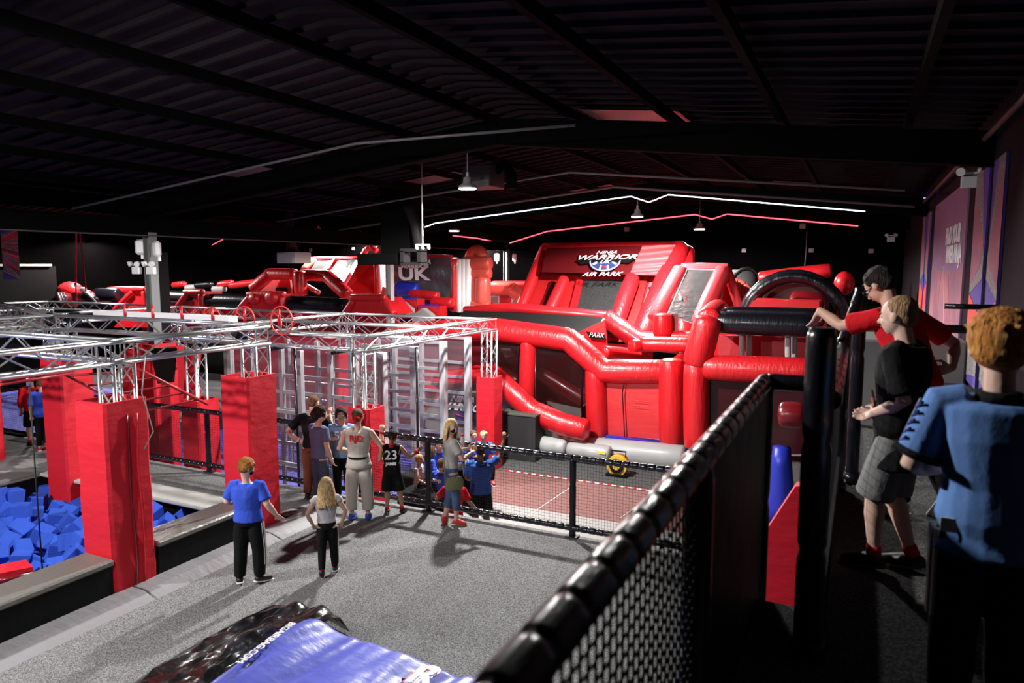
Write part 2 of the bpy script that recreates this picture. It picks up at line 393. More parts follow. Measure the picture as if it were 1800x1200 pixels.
# ================================================================ ducts, cameras, small things up high
t = thing('air_duct', (-14.6, 15.2, 4.0), 'big black square air duct hanging left of the cream column', 'duct')
p = aty(640, 465, 15.2); q = aty(716, 465, 15.2)
m = MB(); m.bx(p.x+.55, p.x+1.45, 15.2, 15.9, p.z+.2, 6.4); m.build('duct_riser', STEELD, t)
MB().bx(p.x, q.x-.1, 14.9, 16.1, p.z, p.z+.28, .02).build('duct_outlet', STEELD, t)
t = thing('heater_outlet', aty(720, 466, 14.9), 'dark grey square outlet frame right of the black duct', 'duct'); c = aty(721, 455, 14.8)
m = MB(); GD = mat('dark_grey_metal', (.016, .014, .016), .6, spec=.2)
for a, b, cc, d in ((-.3, .3, .18, .26), (-.3, .3, -.16, -.08), (-.3, -.2, -.1, .2), (.2, .3, -.1, .2)): m.bx(c.x+a, c.x+b, c.y, c.y+.3, c.z+cc, c.z+d)
m.build('frame', GD, t); MB().tube([c+Vector((.1, .3, .2)), c+Vector((-.1, .4, .9)), c+Vector((-.5, .5, 1.6))], .14, 10).build('hose', GD, t)
t = thing('air_duct', aty(516, 463, 17), 'grey rectangular duct outlet with a dark funnel, left of the black duct', 'duct'); c = aty(517, 453, 17)
GL = mat('pale_duct_metal', (.6, .6, .56), .5)
MB().box(c, (.75, .7, .34), None, .01).build('duct_outlet', GL, t)
MB().rings([(c+Vector((-.12, .1, .17)), Vector((.28, 0, 0)), Vector((0, .25, 0))), (c+Vector((-.22, .1, .55)), Vector((.17, 0, 0)), Vector((0, .17, 0))), (c+Vector((-.22, .1, 1.4)), Vector((.17, 0, 0)), Vector((0, .17, 0)))], 4).build('funnel', mat('dark_duct', (.07, .07, .07), .5), t)
t = thing('heater_unit', aty(855, 333, 13.6), 'dark grey box heater with a curved black duct beside the nearest lamp', 'heater'); c = aty(850, 312, 13.6)
MB().box(c, (.66, .7, .46), None, .02).build('casing', mat('heater_grey', (.045, .045, .045), .45), t)
MB().tube([c+Vector((.2, 0, .1)), c+Vector((.45, .1, .25)), c+Vector((.58, .15, .05)), c+Vector((.6, .15, -.25))], .12, 10).build('duct', STEELD, t)
for s_ in (-.25, .25): MB().tube([c+Vector((s_, 0, .2)), c+Vector((s_, 0, 1.0))], .01, 5).build('hanging_rod', STEEL, t)
# camera cluster on a long pole
c = aty(743, 430, 13.0); t = thing('hanging_camera_cluster', c, 'three small white dome cameras on a long white pole from the roof', 'camera')
MB().tube([c+Vector((0, 0, 0)), c+Vector((0, 0, 1.78))], .014, 8).build('pole', WHT, t)
MB().bx(c.x-.17, c.x+.17, c.y-.02, c.y+.02, c.z-.02, c.z+.015).build('crossbar', WHT, t)
for k in (-.15, 0, .15):
    o = MB().tube([c+Vector((k, 0, -.02)), c+Vector((k, 0, -.06))], .035, 10).build('dome_camera', WHT, t)
    MB().ell(c+Vector((k, 0, -.075)), (.04, .04, .035), None, 10, 6).build('lens_dome', mat('grey_dome', (.5, .5, .52), .2), o)
# little grey boxes on the back wall
SQ = mat('pale_pink_box', (.5, .42, .42), .6)
for (px, py, s) in ((1102, 403, .17), (1411, 397, .17), (1208, 440, .12), (1308, 440, .14), (1426, 440, .14), (1531, 441, .14), (546, 439, .13), (621, 437, .12), (430, 500, .1)):
    c = aty(px, py, 30.95); MB().box(c, (s*1.3, .08, s*1.2), None, .01).build('wall_box', SQ, None, 'small pale square box mounted on the dark back wall', 'box', 'pale boxes on the back wall')
c = aty(1417, 440, 30.93); MB().tube([c+Vector((0, 0, .75)), c, c+Vector((-.03, 0, -.7))], .018, 6).build('wall_cable', mat('pale_cable', (.4, .38, .38), .5), None, 'thin vertical cable on the back wall above the black arch', 'cable')
twin(tuple(aty(1566, 425, 27)), 'white twin-spot emergency light at the far right corner')
# red straps from the roof
t = thing('lifting_strap', (-22, 16.5, 2.5), 'pair of red straps hanging from the roof to the red ball-shaped inflatable', 'strap')
a = aty(134, 392, 16.5); b = aty(133, 497, 16.5); MB().tube([a, b], .035, 4).build('strap', RED, t)
a = aty(139, 392, 16.5); b = aty(151, 512, 16.5); MB().tube([a, b], .03, 4).build('strap', RED, t)
b = aty(133, 497, 16.5); MB().tube([b, b-Vector((0, 0, .15))], .05, 8).build('shackle', ALU, t)
MB().tube([b-Vector((0, 0, .15)), b-Vector((0, 0, .7))], .03, 4).build('strap_tail', RED, t)

# printed panels on the left wall and the far room front
SIGNB = mat('sign_blue', (.08, .05, .30), .6); SIGNR = mat('sign_red', (.75, .07, .05), .6); SIGNG = mat('sign_grey_dots', (.30, .27, .28), .6, speck=(25, (.16, .13, .14), .45, .55)); SIGNL = mat('sign_line', (.55, .45, .42), .6)
def sunburst(A, U, V, label, rays, name='wall_banner', org=(0, .55)):
    """A corner, U width vector, V height vector; rays fan from a point on the left edge"""
    A, U, V = Vector(A), Vector(U), Vector(V); nrm = U.cross(V).normalized()
    t = thing(name, A, label, 'banner')
    MB().prism([A, A+U, A+U+V, A+V], -nrm*.03).build('backing', SIGNB, t)
    P = lambda u, v: A+U*u+V*v+nrm*.004
    ox, oy = org
    def clip(v): return v
    for k, (lo0, hi0, lo1, hi1, mm) in enumerate(rays):
        pts = [P(0, lo0), P(1, lo1), P(1, hi1), P(0, hi0)]
        MB().prism(pts, nrm*.003).build('printed_ray', mm, t)
        for l0, l1 in ((lo0, lo1),): MB().prism([P(0, l0)+nrm*.003, P(1, l1)+nrm*.003, P(1, l1+.012)+nrm*.003, P(0, l0+.012)+nrm*.003], nrm*.002).build('printed_line', SIGNL, t)
    return t
A = atx(7, 491, -26); A2 = atx(36, 490, -25.9); A3 = atx(4, 403, -26)
sunburst(A, (A2.x-A.x, A2.y-A.y, 0), (0, 0, A3.z-A.z), 'red, grey and blue sunburst banner at the far left', [
    (.16, .36, .0, .16, SIGNG), (.36, .44, .03, .24, SIGNR), (.44, .52, .2, .33, SIGNG), (.52, .56, .33, .43, SIGNR), (.56, .64, .45, .55, SIGNG), (.55, .64, .43, .56, SIGNR),
    (.64, .70, .56, .68, SIGNG), (.66, .72, .66, .74, SIGNR), (.68, .76, .74, .83, SIGNG), (.72, .83, .83, .985, SIGNR), (.83, .92, .985, .999, SIGNG)])
# dark building front under it
t = thing('arena_booth', (-30, 16, -1), 'dark booth with a pale top rail and slatted windows at the far left', 'booth')
a = atx(0, 468, -28.5); b = atx(98, 470, -28.5)
MB().bx(-30.5, -28.5, a.y-4, b.y, -1, a.z).build('booth_wall', mat('booth_dark', (.005, .004, .004), .9, spec=.1), t)
MB().bx(-28.55, -28.4, a.y-3, b.y-.2, a.z, a.z+.09).build('top_rail', mat('booth_rail', (.35, .33, .28), .6), t)
for k in (0, 1):
    y1 = atx(26 if k == 0 else 78, 530, -28.45).y; y0 = atx(-40 if k == 0 else 30, 530, -28.45).y
    o = MB().bx(-28.5, -28.44, y0, y1, 1.35, 2.1).build('window', mat('window_slats_dark', (.10, .10, .09), .6), t)
    mm = MB(); z = 1.4
    while z < 2.1: mm.bx(-28.45, -28.42, y0, y1, z, z+.03); z += .09
    mm.build('slats', mat('window_slats', (.28, .28, .25), .6), o)

# right wall artwork
SG1 = mat('faded_red_panel', (.42, .14, .17), .65, speck=(1.2, (.22, .09, .16), .35, .65)); SG2 = mat('faded_purple_panel', (.22, .12, .26), .65, speck=(1.5, (.30, .13, .19), .3, .7))
def wpt(px, py): return atx(px, py, WX-.02)
def wquad(pts, m, name, parent, d=.004): return MB().prism([wpt(*p)+Vector((-d, 0, 0)) for p in pts], (-.003, 0, 0)).build(name, m, parent)
t = thing('wall_banner', wpt(1672, 660), 'large faded purple and red wall banner lettered FIND YOUR INNER NINJA', 'banner')
tl, tr, br, bl = wpt(1646, 360), wpt(1704.5, 318.6), wpt(1688, 657), wpt(1632, 640)
y0, y1 = tr.y, tl.y; zt = (tl.z+tr.z)/2; zb = 2.42
MB().bx(WX-.03, WX-.005, y0, y1, zb, zt).build('backing', SG2, t)
MB().bx(WX-.034, WX-.03, y0, y1, zb, zb+(zt-zb)*.52).build('lower_print', SG1, t)
for k, (a, b, c, d) in enumerate(((.30, .05, .42, .62), (.62, .12, .46, .55), (.78, .1, .64, .5), (.15, .02, .2, .35))):
    ya, yb = y1+(y0-y1)*a, y1+(y0-y1)*c; za, z2 = zb+(zt-zb)*b, zb+(zt-zb)*d
    MB().prism([(WX-.036, ya, za), (WX-.036, ya-.06, za), (WX-.036, yb-.03, z2), (WX-.036, yb, z2)], (-.002, 0, 0)).build('light_streak', mat('streak_blue', (.55, .55, .8), .6) if k == 1 else mat('streak_red', (.6, .18, .12), .6), t)
text('FIND YOUR', wpt(1677, 414)+Vector((-.02, 0, 0)), (0, -1, 0), (0, 0, 1), .30, TXT, parent=t, wide=1.0, bold=.01)
text('INNER NINJA', wpt(1678, 448)+Vector((-.02, 0, 0)), (0, -1, 0), (0, 0, 1), .30, TXT, parent=t, wide=.9, bold=.01)
def stripe(px0, px1, pyt, label, mir):
    p0 = wpt(px0, pyt); p1 = wpt(px1, pyt); ya, yb = p0.y, p1.y; zt = 5.25; zb = 2.42; W = yb-ya
    t = thing('wall_stripe', (WX, (ya+yb)/2, zb), label, 'banner')
    MB().bx(WX-.03, WX-.005, min(ya, yb), max(ya, yb), zb, zt).build('backing', SIGNB, t)
    def P(u, v): u = 1-u if mir else u; return Vector((WX-.032, ya+W*u, zb+(zt-zb)*v))
    for pts, m in (([(0, 1), (.55, 1), (1, .6), (1, .50), (0, .42)], SIGNG), ([(0, .92), (0, .46), (.8, .56), (.95, .66)], SG1), ([(0, .42), (1, .33), (1, .16), (0, .24)], SIGNR), ([(0, .24), (1, .16), (1, .06), (0, .02)], SIGNG)):
        MB().prism([P(*q) for q in pts], (-.003 if m is SIGNG else -.005, 0, 0)).build('printed_shape', m, t)
stripe(1740, 1719, 320, 'tall red, grey and blue wall stripe, left of the wide pair behind the ginger boy', True)
stripe(1770, 1749, 300, 'tall red, grey and blue wall stripe, right of the wide pair behind the ginger boy', False)
stripe(1631, 1625, 372, 'narrow red and grey wall stripe left of the lettered banner, farther of two', True)
stripe(1638, 1633, 366, 'narrow red and grey wall stripe left of the lettered banner, nearer of two', False)
twin(tuple(atx(1706, 330, WX-.1)), 'white emergency light above the edge of the lettered wall banner')
MB().tube([(WX-.12, .5, 5.55), (WX-.12, 24, 5.55)], .035, 8).build('wall_conduit', mat('plum_pipe', (.12, .06, .06), .6), None, 'dark red pipe running along the top of the right wall', 'pipe')

# ================================================================ aluminium trusses
def truss_mesh(A, B, S=.25, tr=.024, br=.011, up=(0, 0, 1), pitch=.42):
    """A,B: centre line; square box truss"""
    A, B = Vector(A), Vector(B); d = (B-A); L = d.length; d.normalize(); U = Vector(up); U = (U-d*U.dot(d)).normalized(); W = d.cross(U); h = S/2; m = MB()
    cor = [(-h, -h), (h, -h), (h, h), (-h, h)]
    P = lambda k, s: A+d*s+W*cor[k % 4][0]+U*cor[k % 4][1]
    for k in range(4): m.tube([P(k, 0), P(k, L)], tr, 8)
    n = max(1, round(L/pitch)); st = L/n
    for k in range(4):
        m.tube([P(k, .03), P(k+1, .03)], br, 5, False); m.tube([P(k, L-.03), P(k+1, L-.03)], br, 5, False)
        for i in range(n):
            a, b = (k, k+1) if i % 2 == 0 else (k+1, k)
            m.tube([P(a, i*st), P(b, (i+1)*st)], br, 5, False)
    return m
def beam(A, B, t, **k): return truss_mesh(A, B, **k).build('truss_beam', ALU, t)
def column(x, y, z0, z1, t): return truss_mesh((x, y, z0), (x, y, z1), up=(1, 0, 0), pitch=.3, br=.01, S=.27).build('truss_column', ALU, t)
def pad(x, y, z0, z1, label, w=.56, rot=0, m=PAD, slack=0):
    mb = MB(); n = 10; N = 4; rs = []
    for i in range(n+1):
        z = z0+(z1-z0)*i/n; s = w/2*(1+slack*math.sin(i*1.7)*.018); b = .035
        rs.append((z, s, b))
    vs = []; P = []
    for z, s, b in rs:
        ring = []
        for cx, cy in ((1, 1), (-1, 1), (-1, -1), (1, -1)):
            k = [(cx*s, cy*(s-b)), (cx*(s-b), cy*s)]
            if cx*cy < 0: k.reverse()
            ring += k
        for (a, c) in ring:
            ca, sa = math.cos(rot), math.sin(rot); vs.append((x+a*ca-c*sa, y+a*sa+c*ca, z))
    fs = [(i*8+k, i*8+(k+1) % 8, (i+1)*8+(k+1) % 8, (i+1)*8+k) for i in range(n) for k in range(8)]
    # open inner lip at the top
    mb.add(vs, fs); base = len(mb.v)-8
    lip = [Vector((x+(v.x-x)*.82, y+(v.y-y)*.82, v.z)) for v in mb.v[base:]]; low = [v-Vector((0, 0, .25)) for v in lip]
    k0 = len(mb.v); mb.v += lip+low
    for k in range(8):
        mb.f.append((base+k, base+(k+1) % 8, k0+(k+1) % 8, k0+k)); mb.sm.append(False)
        mb.f.append((k0+k, k0+(k+1) % 8, k0+8+(k+1) % 8, k0+8+k)); mb.sm.append(False)
    mb.f.append(tuple(range(k0+8, k0+16))); mb.sm.append(False)
    o = mb.build('column_pad', m, None, label, 'pad')
    return o
T1, T2 = 3.11-.125-.024, 2.73-.125-.024; X1 = -8.12
rig = thing('truss_rig', (X1, 5.6, 0), 'nearer, higher aluminium truss rig over the foam pit', 'truss rig')
beam((X1, 2.2, T1), (X1, 5.42, T1), rig); beam((X1, 5.42, T1), (X1, 5.78, T1), rig, pitch=.36); beam((X1, 5.78, T1), (X1, 8.0, T1), rig)
beam((X1-.16, 5.6, T1), (-13.3, 5.6, T1), rig); beam((X1-.16, 8.15, T1), (-13.3, 8.15, T1), rig)
beam((-13.45, 2.2, T1), (-13.45, 8.3, T1), rig); beam((-13.6, 8.15, T1), (-19.4, 10.2, T1), rig)
beam((-13.6, 5.6, T1), (-19, 5.6, T1), rig)
for x, y, z in ((X1, 5.6, .5), (X1, 7.82, .5), (-13.25, 8.15, 0)): column(x, y, z, T1-.15, rig)
MB().bx(-13.6, -9.9, 8.95, 9.15, 3.0, 3.12).build('white_crossboard', mat('white_board', (.75, .72, .74), .5), rig)
for k in range(6): x = -12.6+k*.78; MB().tube([(x, 8.92, 3.0), (x, 8.92, 3.28)], .022, 8).build('red_peg', RED, rig)
# rings of red wheels on the rig
for k, px in enumerate((372, 430, 495)):
    c = aty(px, 563, 9.4); t = thing('spoked_hoop', c, ['leftmost red spoked hoop on the truss rig', 'middle red spoked hoop on the truss rig', 'rightmost red spoked hoop on the truss rig, nearest the second rig'][k], 'hoop')
    m = MB(); pts = [c+Vector((.25*math.cos(a), 0, .25*math.sin(a))) for a in [2*PI*i/28 for i in range(29)]]
    m.tube(pts, .012, 6).build('rim', mat('bright_red_paint', (.75, .05, .03), .4), t)
    for a in (.4, 2.5, 4.6): MB().tube([c, c+Vector((.25*math.cos(a), 0, .25*math.sin(a)))], .008, 6).build('spoke', MATS['bright_red_paint'], t)
rig2 = thing('truss_rig', (X1, 12.8, -1), 'farther, lower aluminium truss rig over the climbing frames', 'truss rig')
for Y in (10.4, 12.75, 15.3): beam((X1-.16, Y, T2), (-12.35, Y, T2), rig2)
beam((-12.5, 15.3, T2), (-19.5, 15.6, T2), rig2); beam((-19.5, 15.6, T2), (-26.6, 15.9, T2), rig2)
beam((X1, 10.25, T2), (X1, 15.45, T2), rig2); beam((-12.5, 10.2, T2), (-12.5, 15.45, T2), rig2); beam((-26.6, 15.8, T2), (-26.6, 9, T2), rig2); beam((-19.5, 15.5, T2), (-19.5, 10, T2), rig2)
for x, y in ((X1, 10.4), (X1, 15.3), (-12.5, 10.4), (-12.5, 15.3), (-26.6, 15.8), (-19.5, 15.6)): column(x, y, -1, T2-.15, rig2)
# pads round the columns
pad(-8.2, 5.56, 0, 2.38, 'tall creased red column pad at the edge of the foam pit, nearest the camera', .58, slack=1)
p_ = bpy.data.objects['column_pad']
for dy, mm in ((-.02, DRED), (.1, REDX)): MB().tube([(-7.898+.006*math.sin(z*5+dy*30), 5.56+dy+.015*math.sin(z*3.1), z) for z in [.05+.12*k for k in range(19)]], .011, 6).build('seam', mm, p_)
pad(-8.2, 7.74, 0, 2.38, 'tall red column pad right behind the boy in the blue T-shirt', .58, slack=.6)
pad(-13.25, 8.15, -.8, 2.3, 'dark-side red column pad behind the foam pit, left of the nearest red pad', .62)
pad(XV, 10.6, -1, 2.3, 'red pad round the foot of the nearest grey steel column, behind the red ladder', .62)
pad(-16.0, 8.0, 0, 2.6, 'red column pad cut by the left edge of the picture', .6)
pad(-8.1, 10.42, -1, 1.42, 'red column pad behind the fence beside the man in the white karate jacket', .5)
pad(-8.12, 15.3, -1, 1.3, 'red column pad under the far right truss corner, beside the dark box', .5)
pad(-12.5, 10.45, -1, 1.2, 'red column pad with a fence post in front, between the two tall red pads', .55)
pad(-12.6, 15.0, -1, 1.7, 'red column pad behind the steel post, seen through the rig', .5)
pad(-19.5, 15.4, -1, 1.5, 'pale-topped red column pad seen through the rig, far left', .5)
pad(-18.3, 14.0, -1, 1.7, 'bright red column pad standing on the blue floor behind the near fence', .55, m=mat('pink_red_pad', (.75, .10, .10), .6))
pad(-14.0, 27.95, -1, 1.9, 'red square pad round the foot of the far steel column', .6, m=MATS['pink_red_pad'])
# speakers on the rig
for k, (px, py, Y) in enumerate(((92, 561, 8.4), (131, 561, 8.4), (423, 583, 8.2))):
    c = aty(px, py, Y); o = MB().box(c, (.2, .22, .26), None, .05).build('stage_light', BLKP, None, ['black stage light in the left of the pair on the truss', 'black stage light in the right of the pair on the truss', 'black stage light beside the second truss column'][k], 'stage light')
    MB().tube([c+Vector((0, -.1, 0)), c+Vector((0, -.14, 0))], .07, 12).build('lens', mat('dark_lens', (.02, .02, .03), .1), o)
# loose cable on the near pad
wire('hanging_cable', [(-7.86, 5.8, 2.9), (-7.85, 5.72, 2.45), (-7.84, 5.78, 2.2), (-7.84, 5.84, 1.95), (-7.84, 5.7, 1.75)], .008, mat('grey_cable', (.4, .38, .34), .5), 'loose pale cable dangling over the nearest red pad', 'cable')
# ropes hanging over the pit
c = atx(50, 662, X1-1.6); t = thing('climbing_rope', c, 'black rope hanging from a steel shackle into the foam pit', 'rope')
MB().tube([c, c-Vector((0, 0, .12))], .03, 8).build('shackle', ALU, t)
MB().tube([c-Vector((0, 0, .1)), (c.x, c.y, -.05)], .011, 6).build('rope', ROPE, t)
t = thing('balance_board', (-9.9, 4.0, .05), 'red padded board floating over the blue foam cubes at the left edge', 'board')
a = atz(-40, 1015, .1); b = atz(58, 996, .1)
d = (b-a); m = MB(); m.prism([a, b, b+Vector((-.33, .1, 0)), a+Vector((-.33, .1, 0))], (0, 0, -.09)); m.build('board_top', PAD, t)
MB().tube([a+Vector((0, 0, -.1)), b+Vector((0, 0, -.1))], .05, 8).build('board_edge', DRED, t)
# red ladder (hanging parallel bars)
t = thing('hanging_ladder', (-10.6, 7.4, 2.0), 'red hanging ladder sloping down behind the nearest red pad', 'ladder')
RB = mat('red_bar', (.35, .02, .02), .4)
a, b = atx(238, 646, -10.4), atx(365, 710, -10.6); e = Vector((-.75, .35, 0)); 
a2, b2 = atx(110, 655, -11.2), atx(260, 735, -11.3)
MB().tube([a, b], .028, 6).build('side_rail', RB, t); MB().tube([a2, b2], .028, 6).build('side_rail', RB, t)
for k in range(5): s = (k+.3)/5; MB().tube([a.lerp(b, s), a2.lerp(b2, s)], .018, 6).build('rung', RB, t)
MB().tube([atx(0, 668, -9.6), atx(160, 642, -9.8)], .03, 6).build('hanging_bar', RB, None, 'red bar slung under the near truss at the left', 'bar')
MB().tube([atx(0, 676, -9.6), atx(130, 655, -9.8)], .02, 6).build('hanging_bar', RB, None, 'thinner dark red bar just below the slung red bar at the left', 'bar')

# ================================================================ foam pit
rim = MB(); rim.bx(-8.38, -7.92, -1, 5.25, -1.4, .42); o = rim.build('pit_wall', BLKP, None, 'low black pit wall with taupe vinyl top, in front of the nearest red pad', 'wall')
MB().bx(-8.42, -7.89, -1, 5.27, .42, .5, .02).build('padded_top', RIMT, o)
rim = MB(); rim.bx(-8.38, -7.92, 5.88, 7.46, -1.4, .42); o = rim.build('pit_wall', BLKP, None, 'low black pit wall with taupe vinyl top, between the two tall red pads', 'wall')
MB().bx(-8.42, -7.89, 5.87, 7.46, .42, .5, .02).build('padded_top', RIMT, o)
o = MB().bx(-14, -8.4, 8.3, 8.36, -1.4, -.02).build('pit_wall', BLKP, None, 'black far wall of the foam pit below the white strip', 'wall')
o = MB().bx(-14.06, -13.98, -1, 8.3, -1.4, -.02).build('pit_wall', BLKP, None, 'black left wall of the foam pit below the walkway', 'wall')
MB().bx(-14.0, -8.42, 7.95, 8.5, -.02, .05, .02).build('white_strip_mat', PALEW, None, 'long white padded strip at the far edge of the foam pit', 'mat')
def wedge(y0, y1, label):
    m = MB(); A = (-7.9, y0, 0); m.prism([(-7.92, y0, .0), (-7.92, y0, .07), (-7.68, y0, .065), (-7.47, y0, .0)], (0, y1-y0, 0)); m.build('edge_mat', PALEM, None, label, 'mat')
wedge(1.0, 5.48, 'pale grey edge mat along the carpet, nearer of the two long ones'); wedge(5.51, 7.55, 'pale grey edge mat beside the boy in blue, between the red pads'); wedge(7.58, 8.6, 'short pale grey edge mat end beside the blonde girl')
MB().bx(-20, -14.05, 2, 9.3, 0, .03).build('walkway_mat', mat('walkway_grey', (.13, .13, .135), .7, speck=(1.6, (.34, .34, .34), .56, .6)), None, 'grey patterned mat on the walkway left of the foam pit', 'mat')
MB().bx(-14, -8.4, -1, 8.3, -1.38, -.98).build('foam_fill', FOAM, None, 'blue foam cubes deep in the pit', 'foam', kind='stuff')
cube = MB().box((0, 0, 0), (.25, .25, .25), None, .008).build('foam_cube', FOAM, None, 'blue foam cube in the black-walled pit', 'foam cube', 'blue foam cubes in the pit', local=True)
first = True; cnt = 0
def heap(x, y): return -.62+.25*math.exp(-((x+12.6)**2+(y-6.6)**2)/3.5)+.42*math.exp(-((x+9.2)**2+(y-7.3)**2)/1.8)+.16*math.sin(x*1.9+y*1.3)
for lay in (0, 1):
    y = .9
    while y < 8.1:
        x = -13.8
        while x < -8.5:
            X = x+R.uniform(-.09, .09); Y = y+R.uniform(-.09, .09); z = heap(X, Y)+lay*.2+R.uniform(-.07, .07)
            px, py, d = proj((X, Y, z))
            keep = -30 < px < 460 and py < 1090 and (lay == 0 or R.random() < .42)
            if keep and cnt < 296:
                o = cube if first else cube.copy()
                if not first: COL.objects.link(o)
                first = False; cnt += 1
                o.location = (X, Y, z); o.rotation_euler = (R.uniform(0, PI), R.uniform(0, PI), R.uniform(0, PI))
            x += .335
        y += .335

# ================================================================ black netted fences
def rail(A, B, r=.05, pitch=.12, amp=.12):
    amp = min(amp, .1)
    A, B = Vector(A), Vector(B); L = (B-A).length; n = int(L/pitch); P = []; rr = []
    for i in range(n):
        for s, q in ((.0, 1-amp*3), (.08, 1-amp*.4), (.2, 1.0), (.8, 1.0), (.92, 1-amp*.4)): P.append(A.lerp(B, (i+s)/n)); rr.append(r*q)
    P.append(B); rr.append(r*.8)
    return MB().tube(P, rr, 10)
def net(A, B, z0, z1, cell=.045, r=.0022, m=NETM, parent=None, name='netting'):
    A, B = Vector(A), Vector(B); L = (B-A).length; mb = MB(); n = int(L/cell); k = int((z1-z0)/cell); sag = lambda s: 0
    for i in range(n+1): p = A.lerp(B, i/n); mb.tube([(p.x, p.y, z0), (p.x, p.y, z1)], r, 3, False)
    for j in range(k+1): z = z0+(z1-z0)*j/k; mb.tube([(A.x, A.y, z), (B.x, B.y, z)], r, 3, False)
    return mb.build(name, m, parent)
f = thing('fence', (-9, 9.55, 0), 'long black padded net fence along the far edge of the carpet', 'fence')
posts = [-21.5, -18.9, -16.35, -13.8, -11.25, -8.72, -6.2, -3.68, -1.2]
for a, b in zip(posts[:-1], posts[1:]):
    rail((a, 9.55, 1.2), (b, 9.55, 1.2)).build('top_rail', BLKR, f); rail((a, 9.55, .14), (b, 9.55, .14)).build('bottom_rail', BLKR, f)
    net((a, 9.55, 0), (b, 9.55, 0), .16, 1.18, parent=f)
for x in posts:
    rail((x, 9.55, 0), (x, 9.55, 1.2), .05, .4, .05).build('post', BLK, f)
    MB().box((x, 9.55, .012), (.18, .14, .024)).build('foot_plate', STEEL, f)
# fence of the viewing platform, close to the camera
f = thing('fence', (-.41, 2.2, 2.34), 'out-of-focus black padded fence running away from the camera', 'fence')
rail((-.41, .35, 3.425), (-.41, 3.72, 3.425), .043, .14, .06).build('top_rail', BLK, f)
rail((-.41, 3.72, 3.425), (-.2, 3.72, 3.425), .043, .11, .1).build('top_rail', BLK, f)
rail((-.41, 2.12, 1.6), (-.41, 2.12, 3.42), .045, .5, .05).build('post', BLK, f)
rail((-.41, 3.72, 1.6), (-.41, 3.72, 3.42), .045, .5, .05).build('post', BLK, f)
net((-.41, .35, 0), (-.41, 2.12, 0), 2.3, 3.4, .042, .0045, parent=f)
MB().bx(-.43, -.39, 2.12, 3.74, .9, 3.42).build('black_panel', BLKP, f)
f = thing('fence', (-.09, 4.4, 2.34), 'tall black padded fence posts where the woman in red leans', 'fence')
for (x, y, h) in ((-.135, 3.15, 1.41), (-.1, 5.68, 1.14), (0.0, 5.95, 1.5)):
    rail((x, y, 2.34), (x, y, 2.34+h), .062 if y < 4 else .05, .45, .06).build('post', BLK, f)
    MB().tube([(x, y, 2.34), (x, y, 2.42)], .07, 12).build('post_sleeve', BLK, f)
rail((-.09, 3.15, 3.45), (-.1, 5.68, 3.4), .045, .3, .05).build('top_rail', BLK, f)
rail((-.1, 5.68, 3.45), (0.0, 5.95, 3.82), .04, .15, .05).build('brace', BLK, f)
rail((0.0, 5.95, 3.55), (.75, 5.95, 3.55), .03, .2, .05).build('top_rail', BLK, f)
MB().bx(-.13, -.08, 3.15, 5.68, 2.34, 2.62).build('kick_board', BLKP, f)
net((-.1, 3.2, 0), (-.1, 5.66, 0), 2.6, 3.42, .05, .0013, parent=f)
MB().prism([aty(1342, 940, 5.0), aty(1398, 855, 5.0), aty(1436, 850, 5.0), aty(1436, 1178, 5.0), aty(1340, 1174, 5.0)], (0, .12, 0)).build('stair_side_pad', PAD, None, 'red padded stair side seen through the gap between the black posts', 'pad')
# small grey bench boxes at the end of the walkway
MB().bx(.0, .62, 8.1, 9.1, 2.34, 3.25, .02).build('counter_box', mat('grey_counter', (.20, .20, .19), .7), None, 'grey box counter behind the woman in the red T-shirt', 'box')
MB().bx(.86, 1.36, 11.6, 12.2, 2.34, 2.95, .02).build('counter_box', MATS['grey_counter'], None, 'low grey box at the foot of the lettered wall banner', 'box')
m = MB().tube([(.85, 9.3, 3.55), (1.36, 9.3, 3.55)], .03, 8).build('wall_handrail', BLK, None, 'short black handrail on the wall behind the woman in red', 'rail')
MB().tube([(1.3, 9.3, 3.55), (1.34, 9.3, 3.2)], .035, 8).build('bracket', BLK, m)

# ================================================================ lower arena floor
MB().bx(-17.3, -8.9, FY+.02, 16.2, -1, -.96).build('blue_floor_mat', BLUEF, None, 'large violet-blue trampoline floor behind the near fence', 'mat')
MB().bx(-27, -19.2, 11.0, 16.5, -.5, -.44).build('blue_floor_mat', BLUEF, None, 'raised violet-blue floor area at the far left behind the people', 'mat')
o = MB().bx(-19.1, -17.35, FY+.1, 16.2, -1, -.45).build('black_step', mat('navy_black_pad', (.02, .02, .035), .6), None, 'low black-sided step with a grey top behind the near fence, left', 'step')
MB().bx(-19.15, -17.3, FY+.1, 16.2, -.45, -.38, .02).build('grey_top', mat('grey_top_mat', (.22, .22, .22), .7), o)
MB().bx(-8.4, -1.2, 12.95, 15.15, -1, -.975).build('red_floor_mat', REDF, None, 'dull red gym floor mat in front of the inflatables', 'mat')
MB().bx(-8.4, -1.2, 10.6, 12.95, -1, -.975).build('pale_floor_mat', mat('pale_floor', (.24, .23, .22), .7), None, 'pale grey floor mat between the red mat and the fence', 'mat')
m = MB(); m.bx(-7.6, -1.2, 15.15, 15.21, -.975, -.97); o = m.build('dashed_line', TXT, None, 'red and white dashed line at the far edge of the red floor mat', 'line')
x = -7.6
while x < -1.3: MB().bx(x, x+.09, 15.145, 15.215, -.972, -.966).build('red_dash', RED, o); x += .2
for k, (a, b) in enumerate((((1090, 910), (1165, 858)), ((900, 925), (1000, 858)))):
    p, q = atz(a[0], a[1], -.972), atz(b[0], b[1], -.972); MB().tube([p, q], .008, 4).build('floor_line', TXT, None, ['thin pale diagonal line on the red floor mat, right one', 'thin pale diagonal line on the red floor mat, left one'][k], 'line')
t = thing('dark_box', (-8, 16.4, -1), 'big charcoal padded box beside the red column pad, in front of the inflatable', 'box')
